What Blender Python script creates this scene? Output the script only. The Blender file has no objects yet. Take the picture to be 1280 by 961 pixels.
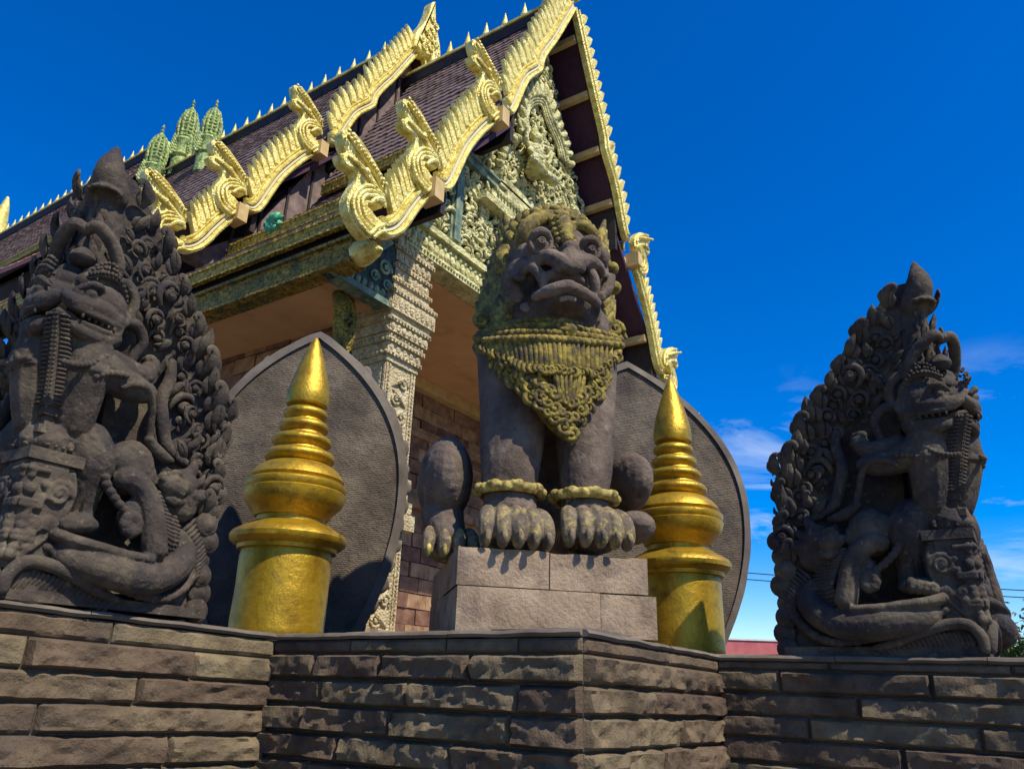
import bpy, math, random
import numpy as np
from mathutils import Matrix, Vector, noise
random.seed(7)
R = math.radians
S = bpy.context.scene
C = S.collection

# ---------------------------------------------------------------- camera, world, sun, exposure
PIT, ROL, YAW, FPX = R(21.5318), R(1.8647), R(33.9824), 960.3
def _axes():
    F = np.array([math.cos(YAW)*math.cos(PIT), math.sin(YAW)*math.cos(PIT), math.sin(PIT)])
    r = np.array([math.sin(YAW), -math.cos(YAW), 0.]); u = np.cross(r, F)
    c, s = math.cos(ROL), math.sin(ROL)
    return F, c*r+s*u, -s*r+c*u
CF, CR, CU = _axes()
cam = bpy.data.cameras.new('camera'); co = bpy.data.objects.new('camera', cam); C.objects.link(co)
cam.lens = FPX/1280*36; cam.clip_end = 5000; cam.clip_start = .05
co.matrix_world = Matrix(((CR[0], CU[0], -CF[0], 0), (CR[1], CU[1], -CF[1], 0), (CR[2], CU[2], -CF[2], 0), (0, 0, 0, 1)))
S.camera = co
SUN_AZ, SUN_EL = R(261), R(52)                     # azimuth counted from +X towards +Y
W = bpy.data.worlds.new('World'); S.world = W; W.use_nodes = True
nt = W.node_tree; nt.nodes.clear()
wo = nt.nodes.new('ShaderNodeOutputWorld'); bg = nt.nodes.new('ShaderNodeBackground')
sky = nt.nodes.new('ShaderNodeTexSky'); sky.sky_type = 'NISHITA'; sky.sun_disc = False
sky.sun_elevation = SUN_EL; sky.sun_rotation = R(90)-SUN_AZ; sky.altitude = 300
sky.air_density = 1.0; sky.dust_density = .1; sky.ozone_density = 4.0
hs = nt.nodes.new('ShaderNodeHueSaturation'); hs.inputs['Saturation'].default_value = 1.60; hs.inputs['Value'].default_value = 1.6
hs.inputs['Hue'].default_value = .515
nt.links.new(sky.outputs[0], hs.inputs['Color'])
# thin cirrus low in the sky, a real part of the sky all the way round
tc = nt.nodes.new('ShaderNodeTexCoord'); mp = nt.nodes.new('ShaderNodeMapping')
mp.inputs['Scale'].default_value = (2.2, 2.2, 7.5); mp.inputs['Rotation'].default_value = (R(8), 0, 0); mp.inputs['Location'].default_value = (5.3, 1.4, 2.2)
nt.links.new(tc.outputs['Generated'], mp.inputs['Vector'])
n1 = nt.nodes.new('ShaderNodeTexNoise'); n1.inputs['Scale'].default_value = 1.7; n1.inputs['Detail'].default_value = 9; n1.inputs['Roughness'].default_value = .62
n1.inputs['Distortion'].default_value = .5
nt.links.new(mp.outputs[0], n1.inputs['Vector'])
cr = nt.nodes.new('ShaderNodeValToRGB'); cr.color_ramp.elements[0].position = .53; cr.color_ramp.elements[1].position = .80
nt.links.new(n1.outputs['Fac'], cr.inputs[0])
sx = nt.nodes.new('ShaderNodeSeparateXYZ'); nt.links.new(tc.outputs['Generated'], sx.inputs[0])
mr = nt.nodes.new('ShaderNodeMapRange'); mr.inputs['From Min'].default_value = .22; mr.inputs['From Max'].default_value = .38
mr.inputs['To Min'].default_value = 1.0; mr.inputs['To Max'].default_value = 0.0
nt.links.new(sx.outputs['Z'], mr.inputs['Value'])
mm = nt.nodes.new('ShaderNodeMath'); mm.operation = 'MULTIPLY'
nt.links.new(cr.outputs['Color'], mm.inputs[0]); nt.links.new(mr.outputs[0], mm.inputs[1])
mx = nt.nodes.new('ShaderNodeMix'); mx.data_type = 'RGBA'; mx.inputs['B'].default_value = (7.5, 8.5, 9.5, 1)
nt.links.new(mm.outputs[0], mx.inputs['Factor']); nt.links.new(hs.outputs[0], mx.inputs['A'])
nt.links.new(mx.outputs['Result'], bg.inputs['Color']); bg.inputs['Strength'].default_value = .095
nt.links.new(bg.outputs[0], wo.inputs[0])
sl = bpy.data.lights.new('sun', 'SUN'); sl.energy = 5.0; sl.angle = R(.5); sl.color = (1, .93, .76)
so = bpy.data.objects.new('sun', sl); C.objects.link(so)
sd = Vector((math.cos(SUN_AZ)*math.cos(SUN_EL), math.sin(SUN_AZ)*math.cos(SUN_EL), math.sin(SUN_EL)))
so.rotation_euler = sd.to_track_quat('Z', 'Y').to_euler(); so.location = (0, 0, 30)
S.view_settings.view_transform = 'Standard'; S.view_settings.look = 'None'; S.view_settings.exposure = 0.3; S.view_settings.gamma = 1

# ---------------------------------------------------------------- helpers: sight lines of the survey picture (1280 wide)
def ray(x, y): return CF+(x-640)/FPX*CR-(y-480.5)/FPX*CU
def onx(x, y, X): r = ray(x, y); return r*(X/r[0])
def ony(x, y, Y): r = ray(x, y); return r*(Y/r[1])
def onz(x, y, Z): r = ray(x, y); return r*(Z/r[2])
class Frame:                                        # a vertical working plane: local x to the right, y into the thing, z up
    def __init__(s, O, az): s.O = np.array(O, float); s.r = np.array([math.cos(az), math.sin(az), 0]); s.f = np.array([math.sin(az), -math.cos(az), 0])
    def at(s, px, py, w=0.):
        v = ray(px, py); t = ((s.O+s.f*w)@s.f)/(v@s.f); q = v*t-s.O
        return np.array([q@s.r, -w, q[2]])

def catmull(P, k=4):
    P = np.array(P, float)
    if len(P) < 3 or k < 2: return P
    Q = np.vstack([2*P[0]-P[1], P, 2*P[-1]-P[-2]]); out = []
    for i in range(1, len(Q)-2):
        a, b, c, d = Q[i-1], Q[i], Q[i+1], Q[i+2]
        for t in np.arange(k)/k:
            out.append(.5*((2*b)+(-a+c)*t+(2*a-5*b+4*c-d)*t*t+(-a+3*b-3*c+d)*t**3))
    out.append(P[-1]); return np.array(out)

class M:                                            # mesh accumulator
    def __init__(s): s.v = []; s.f = []; s.n = 0
    def add(s, v, f):
        s.v.append(np.asarray(v, float).reshape(-1, 3)); s.f += [tuple(i+s.n for i in q) for q in f]; s.n += len(s.v[-1]); return s
    def merge(s, o, mat=None):
        V = np.vstack(o.v)
        if mat is not None: m = np.array(mat); V = V@m[:3, :3].T+m[:3, 3]
        return s.add(V, o.f)
    def box(s, a, b, j=0.):
        x0, y0, z0 = a; x1, y1, z1 = b
        v = np.array([(x0, y0, z0), (x1, y0, z0), (x1, y1, z0), (x0, y1, z0), (x0, y0, z1), (x1, y0, z1), (x1, y1, z1), (x0, y1, z1)], float)
        if j: v += np.random.uniform(-j, j, v.shape)
        return s.add(v, [(3, 2, 1, 0), (4, 5, 6, 7), (0, 1, 5, 4), (1, 2, 6, 5), (2, 3, 7, 6), (3, 0, 4, 7)])
    def ell(s, c, r, rot=None, nu=14, nv=9):
        if np.isscalar(r): r = (r, r, r)
        v = [(0, 0, 1)]
        for i in range(1, nv):
            t = math.pi*i/nv
            for j in range(nu): p = 2*math.pi*j/nu; v.append((math.sin(t)*math.cos(p), math.sin(t)*math.sin(p), math.cos(t)))
        v.append((0, 0, -1)); v = np.array(v)*np.array(r)
        if rot is not None: v = v@np.array(rot).T
        f = [(0, 1+j, 1+(j+1) % nu) for j in range(nu)]
        for i in range(nv-2):
            for j in range(nu): a = 1+i*nu; f.append((a+j, a+nu+j, a+nu+(j+1) % nu, a+(j+1) % nu))
        a = 1+(nv-2)*nu; L = len(v)-1; f += [(a+j, L, a+(j+1) % nu) for j in range(nu)]
        return s.add(v+np.array(c), f)
    def tube(s, P, rad, n=10, k=4, flat=1.0, up=(0, 1, 0)):
        P = np.array(P, float); rad = np.full(len(P), rad) if np.isscalar(rad) else np.array(rad, float)
        Q = catmull(np.hstack([P, rad[:, None]]), k); P = Q[:, :3]; rad = np.maximum(Q[:, 3], .0005)
        T = np.gradient(P, axis=0); T /= np.linalg.norm(T, axis=1)[:, None]+1e-9
        P = np.vstack([P[0]-T[0]*rad[0]*.6, P, P[-1]+T[-1]*rad[-1]*.6]); T = np.vstack([T[0], T, T[-1]])
        rad = np.concatenate([[rad[0]*.55], rad, [rad[-1]*.55]])
        up = np.array(up, float); v = []
        for p, t, r in zip(P, T, rad):
            a = np.cross(t, up); na = np.linalg.norm(a)
            a = a/na if na > 1e-3 else np.array([1., 0, 0]); b = np.cross(a, t)
            for j in range(n): q = 2*math.pi*j/n; v.append(p+r*(math.cos(q)*a+math.sin(q)*b*flat))
        L = len(P); f = [(i*n+j, i*n+(j+1) % n, (i+1)*n+(j+1) % n, (i+1)*n+j) for i in range(L-1) for j in range(n)]
        f.append(tuple(range(n-1, -1, -1))); f.append(tuple((L-1)*n+j for j in range(n)))
        return s.add(v, f)
    def lathe(s, prof, n=48, c=(0, 0, 0)):
        v = []; L = len(prof)
        for r, z in prof:
            for j in range(n): q = 2*math.pi*j/n; v.append((c[0]+r*math.cos(q), c[1]+r*math.sin(q), c[2]+z))
        f = [(i*n+j, i*n+(j+1) % n, (i+1)*n+(j+1) % n, (i+1)*n+j) for i in range(L-1) for j in range(n)]
        f.append(tuple(range(n-1, -1, -1))); f.append(tuple((L-1)*n+j for j in range(n)))
        return s.add(v, f)
    def prism(s, poly, y0, y1, bev=0.):             # outline in x,z given counter-clockwise, extruded along y (y0 = front)
        P = np.array(poly, float); n = len(P)
        A = sum(P[i][0]*P[(i+1) % n][1]-P[(i+1) % n][0]*P[i][1] for i in range(n))
        if A < 0: P = P[::-1]
        rings = []
        if bev:
            E = np.roll(P, -1, 0)-np.roll(P, 1, 0); N = np.stack([-E[:, 1], E[:, 0]], 1); N /= np.linalg.norm(N, axis=1)[:, None]+1e-9
            rings.append((P+N*bev, y0)); rings.append((P, y0+bev)); rings.append((P, y1))
        else: rings = [(P, y0), (P, y1)]
        v = [(q[0], y, q[1]) for PP, y in rings for q in PP]
        f = []
        for k in range(len(rings)-1):
            for j in range(n): f.append((k*n+j, (k+1)*n+j, (k+1)*n+(j+1) % n, k*n+(j+1) % n))
        f.append(tuple(range(n))); f.append(tuple((len(rings)-1)*n+j for j in range(n-1, -1, -1)))
        return s.add(v, f)
    def sweep(s, path, prof, closed=False):         # path in x,z; prof = (offset across, y)
        P = np.array(path, float); T = np.gradient(P, axis=0); N = np.stack([-T[:, 1], T[:, 0]], 1); N /= np.linalg.norm(N, axis=1)[:, None]
        k = len(prof); v = [(p[0]+n[0]*o, y, p[1]+n[1]*o) for p, n in zip(P, N) for o, y in prof]
        f = [(i*k+j, (i+1)*k+j, (i+1)*k+(j+1) % k, i*k+(j+1) % k) for i in range(len(P)-1) for j in range(k)]
        f.append(tuple(range(k))); f.append(tuple((len(P)-1)*k+j for j in range(k-1, -1, -1)))
        return s.add(v, f)
    def mesh(s, name, mat=None, smooth=True, angle=None):
        me = bpy.data.meshes.new(name); V = np.vstack(s.v)
        me.from_pydata(V.tolist(), [], s.f); me.update()
        if mat: me.materials.append(mat)
        import bmesh
        b = bmesh.new(); b.from_mesh(me); bmesh.ops.recalc_face_normals(b, faces=b.faces); b.to_mesh(me); b.free()
        if smooth:
            me.polygons.foreach_set('use_smooth', [True]*len(me.polygons))
            if angle: me.set_sharp_from_angle(angle=R(angle))
        return me

def put(name, me, parent=None, mat=None, world=True):
    o = bpy.data.objects.new(name, me); C.objects.link(o)
    if parent is not None:
        o.parent = parent
        if world: o.matrix_parent_inverse = parent_world(parent).inverted()
    if mat is not None: o.matrix_basis = mat
    return o
PW = {}
def parent_world(p): return PW.get(p.name, Matrix.Identity(4))
def thing(name, label, cat, loc=(0, 0, 0), rz=0, group=None, me=None):
    o = bpy.data.objects.new(name, me); C.objects.link(o)
    m = Matrix.Translation(Vector(loc)) @ Matrix.Rotation(rz, 4, 'Z'); o.matrix_basis = m; PW[o.name] = m
    o['label'] = label; o['category'] = cat
    if group: o['group'] = group
    return o
def fuse(m, name, mat, voxel=.012, smooth=4, disp=0., dscale=.05):      # merge overlapping solids into one carved surface
    me = m.mesh(name+'_src'); o = bpy.data.objects.new('tmp', me); C.objects.link(o)
    r = o.modifiers.new('r', 'REMESH'); r.mode = 'VOXEL'; r.voxel_size = voxel; r.use_smooth_shade = True
    q = o.modifiers.new('s', 'SMOOTH'); q.factor = .5; q.iterations = smooth
    if disp:
        t = bpy.data.textures.new(name, 'CLOUDS'); t.noise_scale = dscale; t.noise_depth = 3
        d = o.modifiers.new('d', 'DISPLACE'); d.texture = t; d.strength = disp; d.mid_level = .5
    dg = bpy.context.evaluated_depsgraph_get(); dg.update(); e = o.evaluated_get(dg)
    out = bpy.data.meshes.new_from_object(e); out.name = name
    bpy.data.objects.remove(o); bpy.data.meshes.remove(me)
    out.materials.clear(); out.materials.append(mat)
    out.polygons.foreach_set('use_smooth', [True]*len(out.polygons))
    return out
def copy_tree(o, parent, pre=None):
    c = o.copy(); C.objects.link(c); c.parent = parent
    if pre is not None: c.matrix_basis = pre @ o.matrix_basis
    for ch in [q for q in KIDS.get(o.name, [])]: copy_tree(ch, c)
    return c
KIDS = {}
def kid(parent, o): KIDS.setdefault(parent.name, []).append(o); return o

def spiral(m, c, r, w, turns=1.4, th=.2, a0=0, sgn=1, out=(0, -1, 0), n=8):
    pts = []; rs = []
    K = int(10*turns)
    for i in range(K+1):
        t = i/K; rr = r*(1-.82*t); a = a0+sgn*2*math.pi*turns*t
        pts.append((c[0]+math.cos(a)*rr, c[1]-w*t*.6, c[2]+math.sin(a)*rr)); rs.append(th*r*(1-.35*t))
    m.tube(pts, rs, n, 1); m.ell((c[0], c[1]-w*.3, c[2]), r*.24, nu=8, nv=6)

# ---------------------------------------------------------------- materials
def mat(name, cols, scale=6., rough=.85, metal=0., bumps=((60, .25, .004),), fine=None, spec=.3, patch=None, coord='pos', stretch=None, vary=0):
    m = bpy.data.materials.new(name); m.use_nodes = True; t = m.node_tree; N = t.nodes; L = t.links
    b = N['Principled BSDF']; b.inputs['Roughness'].default_value = rough; b.inputs['Metallic'].default_value = metal
    b.inputs['Specular IOR Level'].default_value = spec
    if coord == 'pos': g = N.new('ShaderNodeNewGeometry'); vec = g.outputs['Position']
    else: g = N.new('ShaderNodeTexCoord'); vec = g.outputs['Object']
    if stretch:
        q = N.new('ShaderNodeMapping'); q.inputs['Scale'].default_value = stretch; L.new(vec, q.inputs['Vector']); vec = q.outputs[0]
    n = N.new('ShaderNodeTexNoise'); n.inputs['Scale'].default_value = scale; n.inputs['Detail'].default_value = 8; n.inputs['Roughness'].default_value = .62
    L.new(vec, n.inputs['Vector'])
    r = N.new('ShaderNodeValToRGB'); L.new(n.outputs['Fac'], r.inputs[0])
    e = r.color_ramp.elements
    while len(e) < len(cols): e.new(.5)
    for i, c in enumerate(cols): e[i].position = .32+.36*i/max(1, len(cols)-1); e[i].color = (*c, 1)
    col = r.outputs['Color']
    if patch:                                       # (colour, scale, lo, hi) : lichen, worn paint, dirt
        for pc, ps, lo, hi in patch:
            n2 = N.new('ShaderNodeTexNoise'); n2.inputs['Scale'].default_value = ps; n2.inputs['Detail'].default_value = 10; n2.inputs['Roughness'].default_value = .7
            L.new(vec, n2.inputs['Vector'])
            mr = N.new('ShaderNodeMapRange'); mr.inputs['From Min'].default_value = lo; mr.inputs['From Max'].default_value = hi; L.new(n2.outputs['Fac'], mr.inputs['Value'])
            x = N.new('ShaderNodeMix'); x.data_type = 'RGBA'; x.inputs['B'].default_value = (*pc, 1)
            L.new(mr.outputs[0], x.inputs['Factor']); L.new(col, x.inputs['A']); col = x.outputs['Result']
    if vary:
        oi = N.new('ShaderNodeObjectInfo'); mv = N.new('ShaderNodeMapRange'); mv.inputs['To Min'].default_value = 1-vary; mv.inputs['To Max'].default_value = 1+vary
        L.new(oi.outputs['Random'], mv.inputs['Value']); hv = N.new('ShaderNodeHueSaturation'); L.new(col, hv.inputs['Color']); L.new(mv.outputs[0], hv.inputs['Value'])
        mh = N.new('ShaderNodeMath'); mh.operation = 'MULTIPLY_ADD'; mh.inputs[1].default_value = .03; mh.inputs[2].default_value = .485; L.new(oi.outputs['Random'], mh.inputs[0]); L.new(mh.outputs[0], hv.inputs['Hue']); col = hv.outputs[0]
    L.new(col, b.inputs['Base Color'])
    prev = None
    for bs, st, di in bumps:
        n3 = N.new('ShaderNodeTexNoise'); n3.inputs['Scale'].default_value = bs; n3.inputs['Detail'].default_value = 6; n3.inputs['Roughness'].default_value = .65
        L.new(vec, n3.inputs['Vector'])
        bp = N.new('ShaderNodeBump'); bp.inputs['Strength'].default_value = st; bp.inputs['Distance'].default_value = di
        L.new(n3.outputs['Fac'], bp.inputs['Height'])
        if prev: L.new(prev, bp.inputs['Normal'])
        prev = bp.outputs['Normal']
    if fine:                                        # voronoi carving (scale, strength, distance)
        vo = N.new('ShaderNodeTexVoronoi'); vo.inputs['Scale'].default_value = fine[0]; L.new(vec, vo.inputs['Vector'])
        bp = N.new('ShaderNodeBump'); bp.invert = True; bp.inputs['Strength'].default_value = fine[1]; bp.inputs['Distance'].default_value = fine[2]
        L.new(vo.outputs['Distance'], bp.inputs['Height'])
        if prev: L.new(prev, bp.inputs['Normal'])
        prev = bp.outputs['Normal']
    if prev: L.new(prev, b.inputs['Normal'])
    return m
SB = ((9, .5, .03), (55, .6, .012), (260, .55, .004))
stele_m = mat('carved_sandstone', [(.034, .025, .021), (.074, .056, .043), (.135, .106, .070)], 5, .9, bumps=SB, patch=[((.028, .024, .028), 2.2, .48, .64), ((.24, .21, .12), 22, .58, .76)])
lion_m = mat('dark_sandstone', [(.068, .048, .037), (.125, .090, .068), (.20, .148, .112)], 4, .88, bumps=((9, .6, .03), (32, .6, .015), (90, .7, .008), (300, .5, .003)), patch=[((.20, .155, .125), 7, .56, .70), ((.035, .028, .03), 5, .55, .7)])
mane_m = mat('stone_with_yellow_paint', [(.06, .045, .022), (.17, .125, .03), (.34, .26, .05)], 11, .8, bumps=SB, patch=[((.52, .39, .04), 30, .52, .7), ((.05, .035, .03), 14, .5, .66)])
anklet_m = mat('worn_gilding', [(.10, .075, .035), (.34, .25, .06), (.60, .47, .13)], 20, .6, bumps=SB, patch=[((.12, .09, .06), 26, .55, .7)])
plinth_m = mat('pale_sandstone', [(.23, .16, .10), (.33, .235, .155), (.42, .31, .21)], 5, .92, bumps=((12, .4, .02), (45, .7, .02), (240, .6, .004)), patch=[((.11, .085, .075), 4, .5, .75)])
wall_m = mat('brown_sandstone', [(.070, .048, .029), (.135, .094, .058), (.215, .156, .093)], 3.5, .93, bumps=((16, .6, .03), (60, .7, .015), (260, .6, .004)), patch=[((.085, .065, .05), 2.2, .5, .72), ((.26, .20, .10), 12, .62, .82), ((.04, .035, .03), 7, .60, .72)], vary=.28)
mortar_m = mat('dark_mortar', [(.07, .055, .04), (.12, .095, .07)], 20, .95, bumps=SB)
slab_m = mat('grey_sandstone', [(.08, .064, .05), (.13, .105, .082), (.19, .155, .12)], 3, .9, bumps=((7, .3, .02), (120, .5, .004)), patch=[((.11, .09, .085), 2.4, .5, .75)])
gold_m = mat('gold_paint', [(.28, .155, .010), (.50, .30, .018), (.66, .43, .03)], 5, .38, .6, bumps=((5, .3, .02), (26, .5, .010), (150, .5, .004)), spec=.5, patch=[((.10, .055, .015), 5, .50, .72), ((.08, .055, .03), 34, .66, .74)])
gild_m = mat('pale_gilding', [(.44, .31, .045), (.74, .61, .17), (.88, .79, .36)], 10, .42, .2, bumps=((60, .4, .01),), fine=(42, .5, .02), spec=.4, patch=[((.40, .27, .06), 9, .60, .80)])
cream_m = mat('cream_moulding', [(.60, .53, .33), (.70, .64, .45)], 6, .55, 0, bumps=((60, .2, .004),), patch=[((.6, .45, .14), 10, .6, .8)])
tymp_m = mat('carved_stucco', [(.30, .27, .10), (.56, .52, .24), (.74, .70, .40)], 7, .7, .05, bumps=((40, .5, .015),), fine=(28, .55, .03), patch=[((.14, .13, .07), 5, .5, .7), ((.62, .44, .07), 6, .64, .74)])
tympback_m = mat('dark_green_ground', [(.015, .028, .025), (.035, .055, .045), (.06, .085, .06)], 9, .8, bumps=((40, .6, .02),), fine=(22, .5, .03))
teal_m = mat('weathered_green_paint', [(.06, .10, .09), (.14, .20, .15), (.34, .36, .2)], 6, .7, bumps=((40, .4, .01),), patch=[((.45, .42, .22), 8, .55, .72)])
column_m = mat('carved_cream_stone', [(.30, .23, .12), (.46, .37, .21), (.58, .49, .31)], 9, .75, bumps=((50, .5, .01),), fine=(34, .7, .025), patch=[((.30, .2, .09), 12, .6, .8)])
tile_m = mat('purple_brown_tile', [(.10, .065, .06), (.17, .115, .105), (.24, .17, .15)], 7, .75, bumps=((60, .4, .008),))
wood_m = mat('purple_boards', [(.035, .012, .03), (.06, .02, .045)], 6, .7, bumps=((30, .2, .005),))
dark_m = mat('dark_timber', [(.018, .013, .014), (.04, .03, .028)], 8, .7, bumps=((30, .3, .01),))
beam_m = mat('ochre_timber', [(.42, .28, .11), (.58, .42, .2)], 6, .65, bumps=((30, .2, .004),))
frieze_m = mat('dull_gold_frieze', [(.05, .035, .012), (.28, .19, .03), (.48, .34, .07)], 16, .55, .3, bumps=((40, .6, .02),), fine=(24, .8, .04), patch=[((.07, .09, .04), 4, .5, .62)])
fascia_m = mat('gold_fascia', [(.12, .08, .02), (.42, .29, .05), (.66, .48, .10)], 18, .5, .35, bumps=((40, .6, .02),), fine=(22, .8, .04))
ceil_m = mat('orange_plaster', [(.56, .32, .15), (.64, .38, .19)], 2.5, .9, bumps=((20, .1, .004),), patch=[((.36, .16, .06), 1.5, .55, .8)])
brick_m = mat('laterite', [(.12, .065, .04), (.22, .12, .075), (.32, .185, .11)], 6, .92, bumps=SB, vary=.35)
prang_m = mat('green_glazed_tiers', [(.06, .14, .06), (.34, .42, .12), (.74, .70, .30)], 18, .6, bumps=((50, .5, .02),), patch=[((.05, .13, .08), 12, .5, .6)])
ground_m = mat('pale_paving', [(.13, .115, .095), (.18, .16, .13)], 1.2, .92, bumps=((20, .4, .01),))
prang2_m = mat('bright_green_glaze', [(.03, .22, .10), (.12, .42, .2)], 12, .4)
leaf_m = mat('tree_leaves', [(.05, .09, .015), (.10, .15, .03)], 3, .6)
bark_m = mat('bark', [(.10, .07, .05), (.18, .14, .1)], 8, .9)
redroof_m = mat('faded_red_roof', [(.42, .10, .10), (.55, .16, .15)], 2, .7)
white_m = mat('white_render', [(.6, .58, .55), (.72, .7, .66)], 2, .8)
cable_m = mat('black_cable', [(.02, .02, .02), (.03, .03, .03)], 2, .6)
EYE = -1.6                                          # the ground lies 1.6 m under the camera
WT = .25                                            # top of the terrace wall

# ---------------------------------------------------------------- ground
g = M().add([(-600, -600, EYE), (900, -600, EYE), (900, 900, EYE), (-600, 900, EYE)], [(0, 1, 2, 3)])
o = put('ground', g.mesh('ground', ground_m, False)); o['kind'] = 'structure'

# ---------------------------------------------------------------- terrace wall of rock-faced stones
P0, P1, P2, P3, P4 = (.2, 3.71), (3.15, 3.71), (3.15, 1.70), (4.86, 1.70), (4.86, -.62)
segs = [(P0, P1, .325, .25), (P1, P2, .25, .256), (P2, P3, .256, .232), (P3, P4, .232, .215)]
wall = thing('terrace_wall', 'stepped brown retaining wall of rough rock-faced stone blocks under the statues', 'wall', (3.15, 1.7, EYE))
core = M()
poly = [P0, P1, P2, P3, P4, (9, -.62), (9, 5.4), (.2, 5.4)]
V = [(x, y, EYE-.3) for x, y in poly]+[(x, y, WT-.045) for x, y in poly]
ins = .010
def inset(pts, d):
    out = []
    n = len(pts)
    for i in range(n):
        p, a, b = np.array(pts[i]), np.array(pts[i-1]), np.array(pts[(i+1) % n])
        e1 = (p-a)/np.linalg.norm(p-a); e2 = (b-p)/np.linalg.norm(b-p)
        n1 = np.array([-e1[1], e1[0]]); n2 = np.array([-e2[1], e2[0]])
        out.append(p+(n1+n2)/(1+n1@n2)*d)
    return out
area = sum(poly[i][0]*poly[(i+1) % 8][1]-poly[(i+1) % 8][0]*poly[i][1] for i in range(8))
pin = inset(poly, ins if area > 0 else -ins)
V = [(x, y, EYE-.3) for x, y in pin]+[(x, y, WT-.035) for x, y in pin]
core.add(V, [(i, (i+1) % 8, 8+(i+1) % 8, 8+i) for i in range(8)]+[tuple(range(8, 16)), tuple(range(7, -1, -1))])
kid(wall, put('core', core.mesh('core', mortar_m, False), wall))
def rock(a, b, z0, z1, za1, zb0, zb1, nrm, seed, amp):
    # block face between plan points a,b; rough bulging face with pitched edges
    a = np.array(a); b = np.array(b); L = np.linalg.norm(b-a); h = z1-z0
    nx = max(6, int(L/.015)); nz = max(5, int(h/.015)); v = []; m = M()
    g = .004
    for k in range(nz+1):
        for i in range(nx+1):
            s, t = i/nx, k/nz; p = a+(b-a)*(g/L+(1-2*g/L)*s)
            zl = z0*(1-s)+zb0*s; zh = z1*(1-s)+zb1*s; z = zl+g+(zh-zl-2*g)*t
            e = min(s*L, (1-s)*L, t*h, (1-t)*h)
            prof = min(1, e/.011)**.6
            q = Vector((p[0]*3.2+seed*7.7, p[1]*3.2, z*7))
            n = noise.fractal(q, .65, 2.2, 6)+.55*abs(noise.noise(q*2.3))
            fac = .25*noise.noise(Vector((p[0]*14+seed, p[1]*14, z*22)))
            d = prof*(.008+amp*max(.0, .62+n*.62+fac))
            v.append((p[0]+nrm[0]*d, p[1]+nrm[1]*d, z+(.006*noise.noise(q*3) if 0 < k < nz else 0)))
    f = [(k*(nx+1)+i, k*(nx+1)+i+1, (k+1)*(nx+1)+i+1, (k+1)*(nx+1)+i) for k in range(nz) for i in range(nx)]
    m.add(v, f)
    # sides going back
    nb = len(v); ring = [i for i in range(nx+1)]+[k*(nx+1)+nx for k in range(1, nz+1)]+[nz*(nx+1)+i for i in range(nx-1, -1, -1)]+[k*(nx+1) for k in range(nz-1, 0, -1)]
    back = [(v[i][0]-nrm[0]*.09, v[i][1]-nrm[1]*.09, v[i][2]) for i in ring]
    n = len(ring); m.v[-1] = np.vstack([m.v[-1], back]); m.n += n
    m.f += [(ring[j], ring[(j+1) % n], nb+(j+1) % n, nb+j) for j in range(n)]; m.f.append(tuple(nb+j for j in range(n)))
    return m
# course boundaries (distance below the top) at the two ends of every run
crs = [[.035, .135, .27, .40, .53, .67, .81, .95], [.035, .105, .235, .365, .50, .63, .77, .92],
       [.035, .105, .235, .36, .50, .64, .78, .92], [.035, .085, .21, .33, .45, .58, .72, .86]]
joints = [[[.30, .62], [.02, .45, .83], [.25, .70], [.12, .5], [.34, .8], [.2, .6], [.4, .75]],
          [[.30, .62, .83], [.18, .42, .70], [.22, .52, .84], [.17, .47, .82], [.3, .66], [.2, .5, .8], [.4, .7]],
          [[.56], [.52], [.40], [.62], [.45], [.6], [.4]],
          [[.28, .66], [.16, .50, .84], [.34, .72], [.22, .58], [.42, .8], [.3, .7], [.5]]]
sd_ = 0
for si, (a, b, za, zb) in enumerate(segs):
    a = np.array(a); b = np.array(b); d = (b-a)/np.linalg.norm(b-a); nrm = np.array([d[1], -d[0]])
    if si in (0,): nrm = np.array([0, -1.])
    if si == 1: nrm = np.array([-1., 0])
    if si == 2: nrm = np.array([0, -1.])
    if si == 3: nrm = np.array([-1., 0])
    for ci in range(7):
        js = [0]+joints[si][ci]+[1]
        if si == 0: js = [0]+[j*.75+.2 for j in joints[si][ci]]+[1]; js = sorted(set(js+[.12*(ci % 2)+.05]))
        for k in range(len(js)-1):
            s0, s1 = js[k], js[k+1]; top = [za+(zb-za)*s for s in (s0, s1)]
            sd_ += 1
            amp = (.036, .044, .038, .030)[si]*random.uniform(.8, 1.25)*(.25 if ci == 0 else 1)*(.3 if (si, ci) in ((1, 0), (0, 3)) and k == 2 else 1)
            m = rock(a+(b-a)*s0, a+(b-a)*s1, top[0]-crs[si][ci+1], top[0]-crs[si][ci], 0, top[1]-crs[si][ci+1], top[1]-crs[si][ci], nrm, sd_, amp)
            m.v = [np.vstack(m.v)-0]
            mm_ = np.vstack(m.v); mm_[:, 0] -= nrm[0]*.055*0; m.v = [mm_]
            kid(wall, put('wall_stone', m.mesh('wall_stone', wall_m, True, 32), wall))
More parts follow.
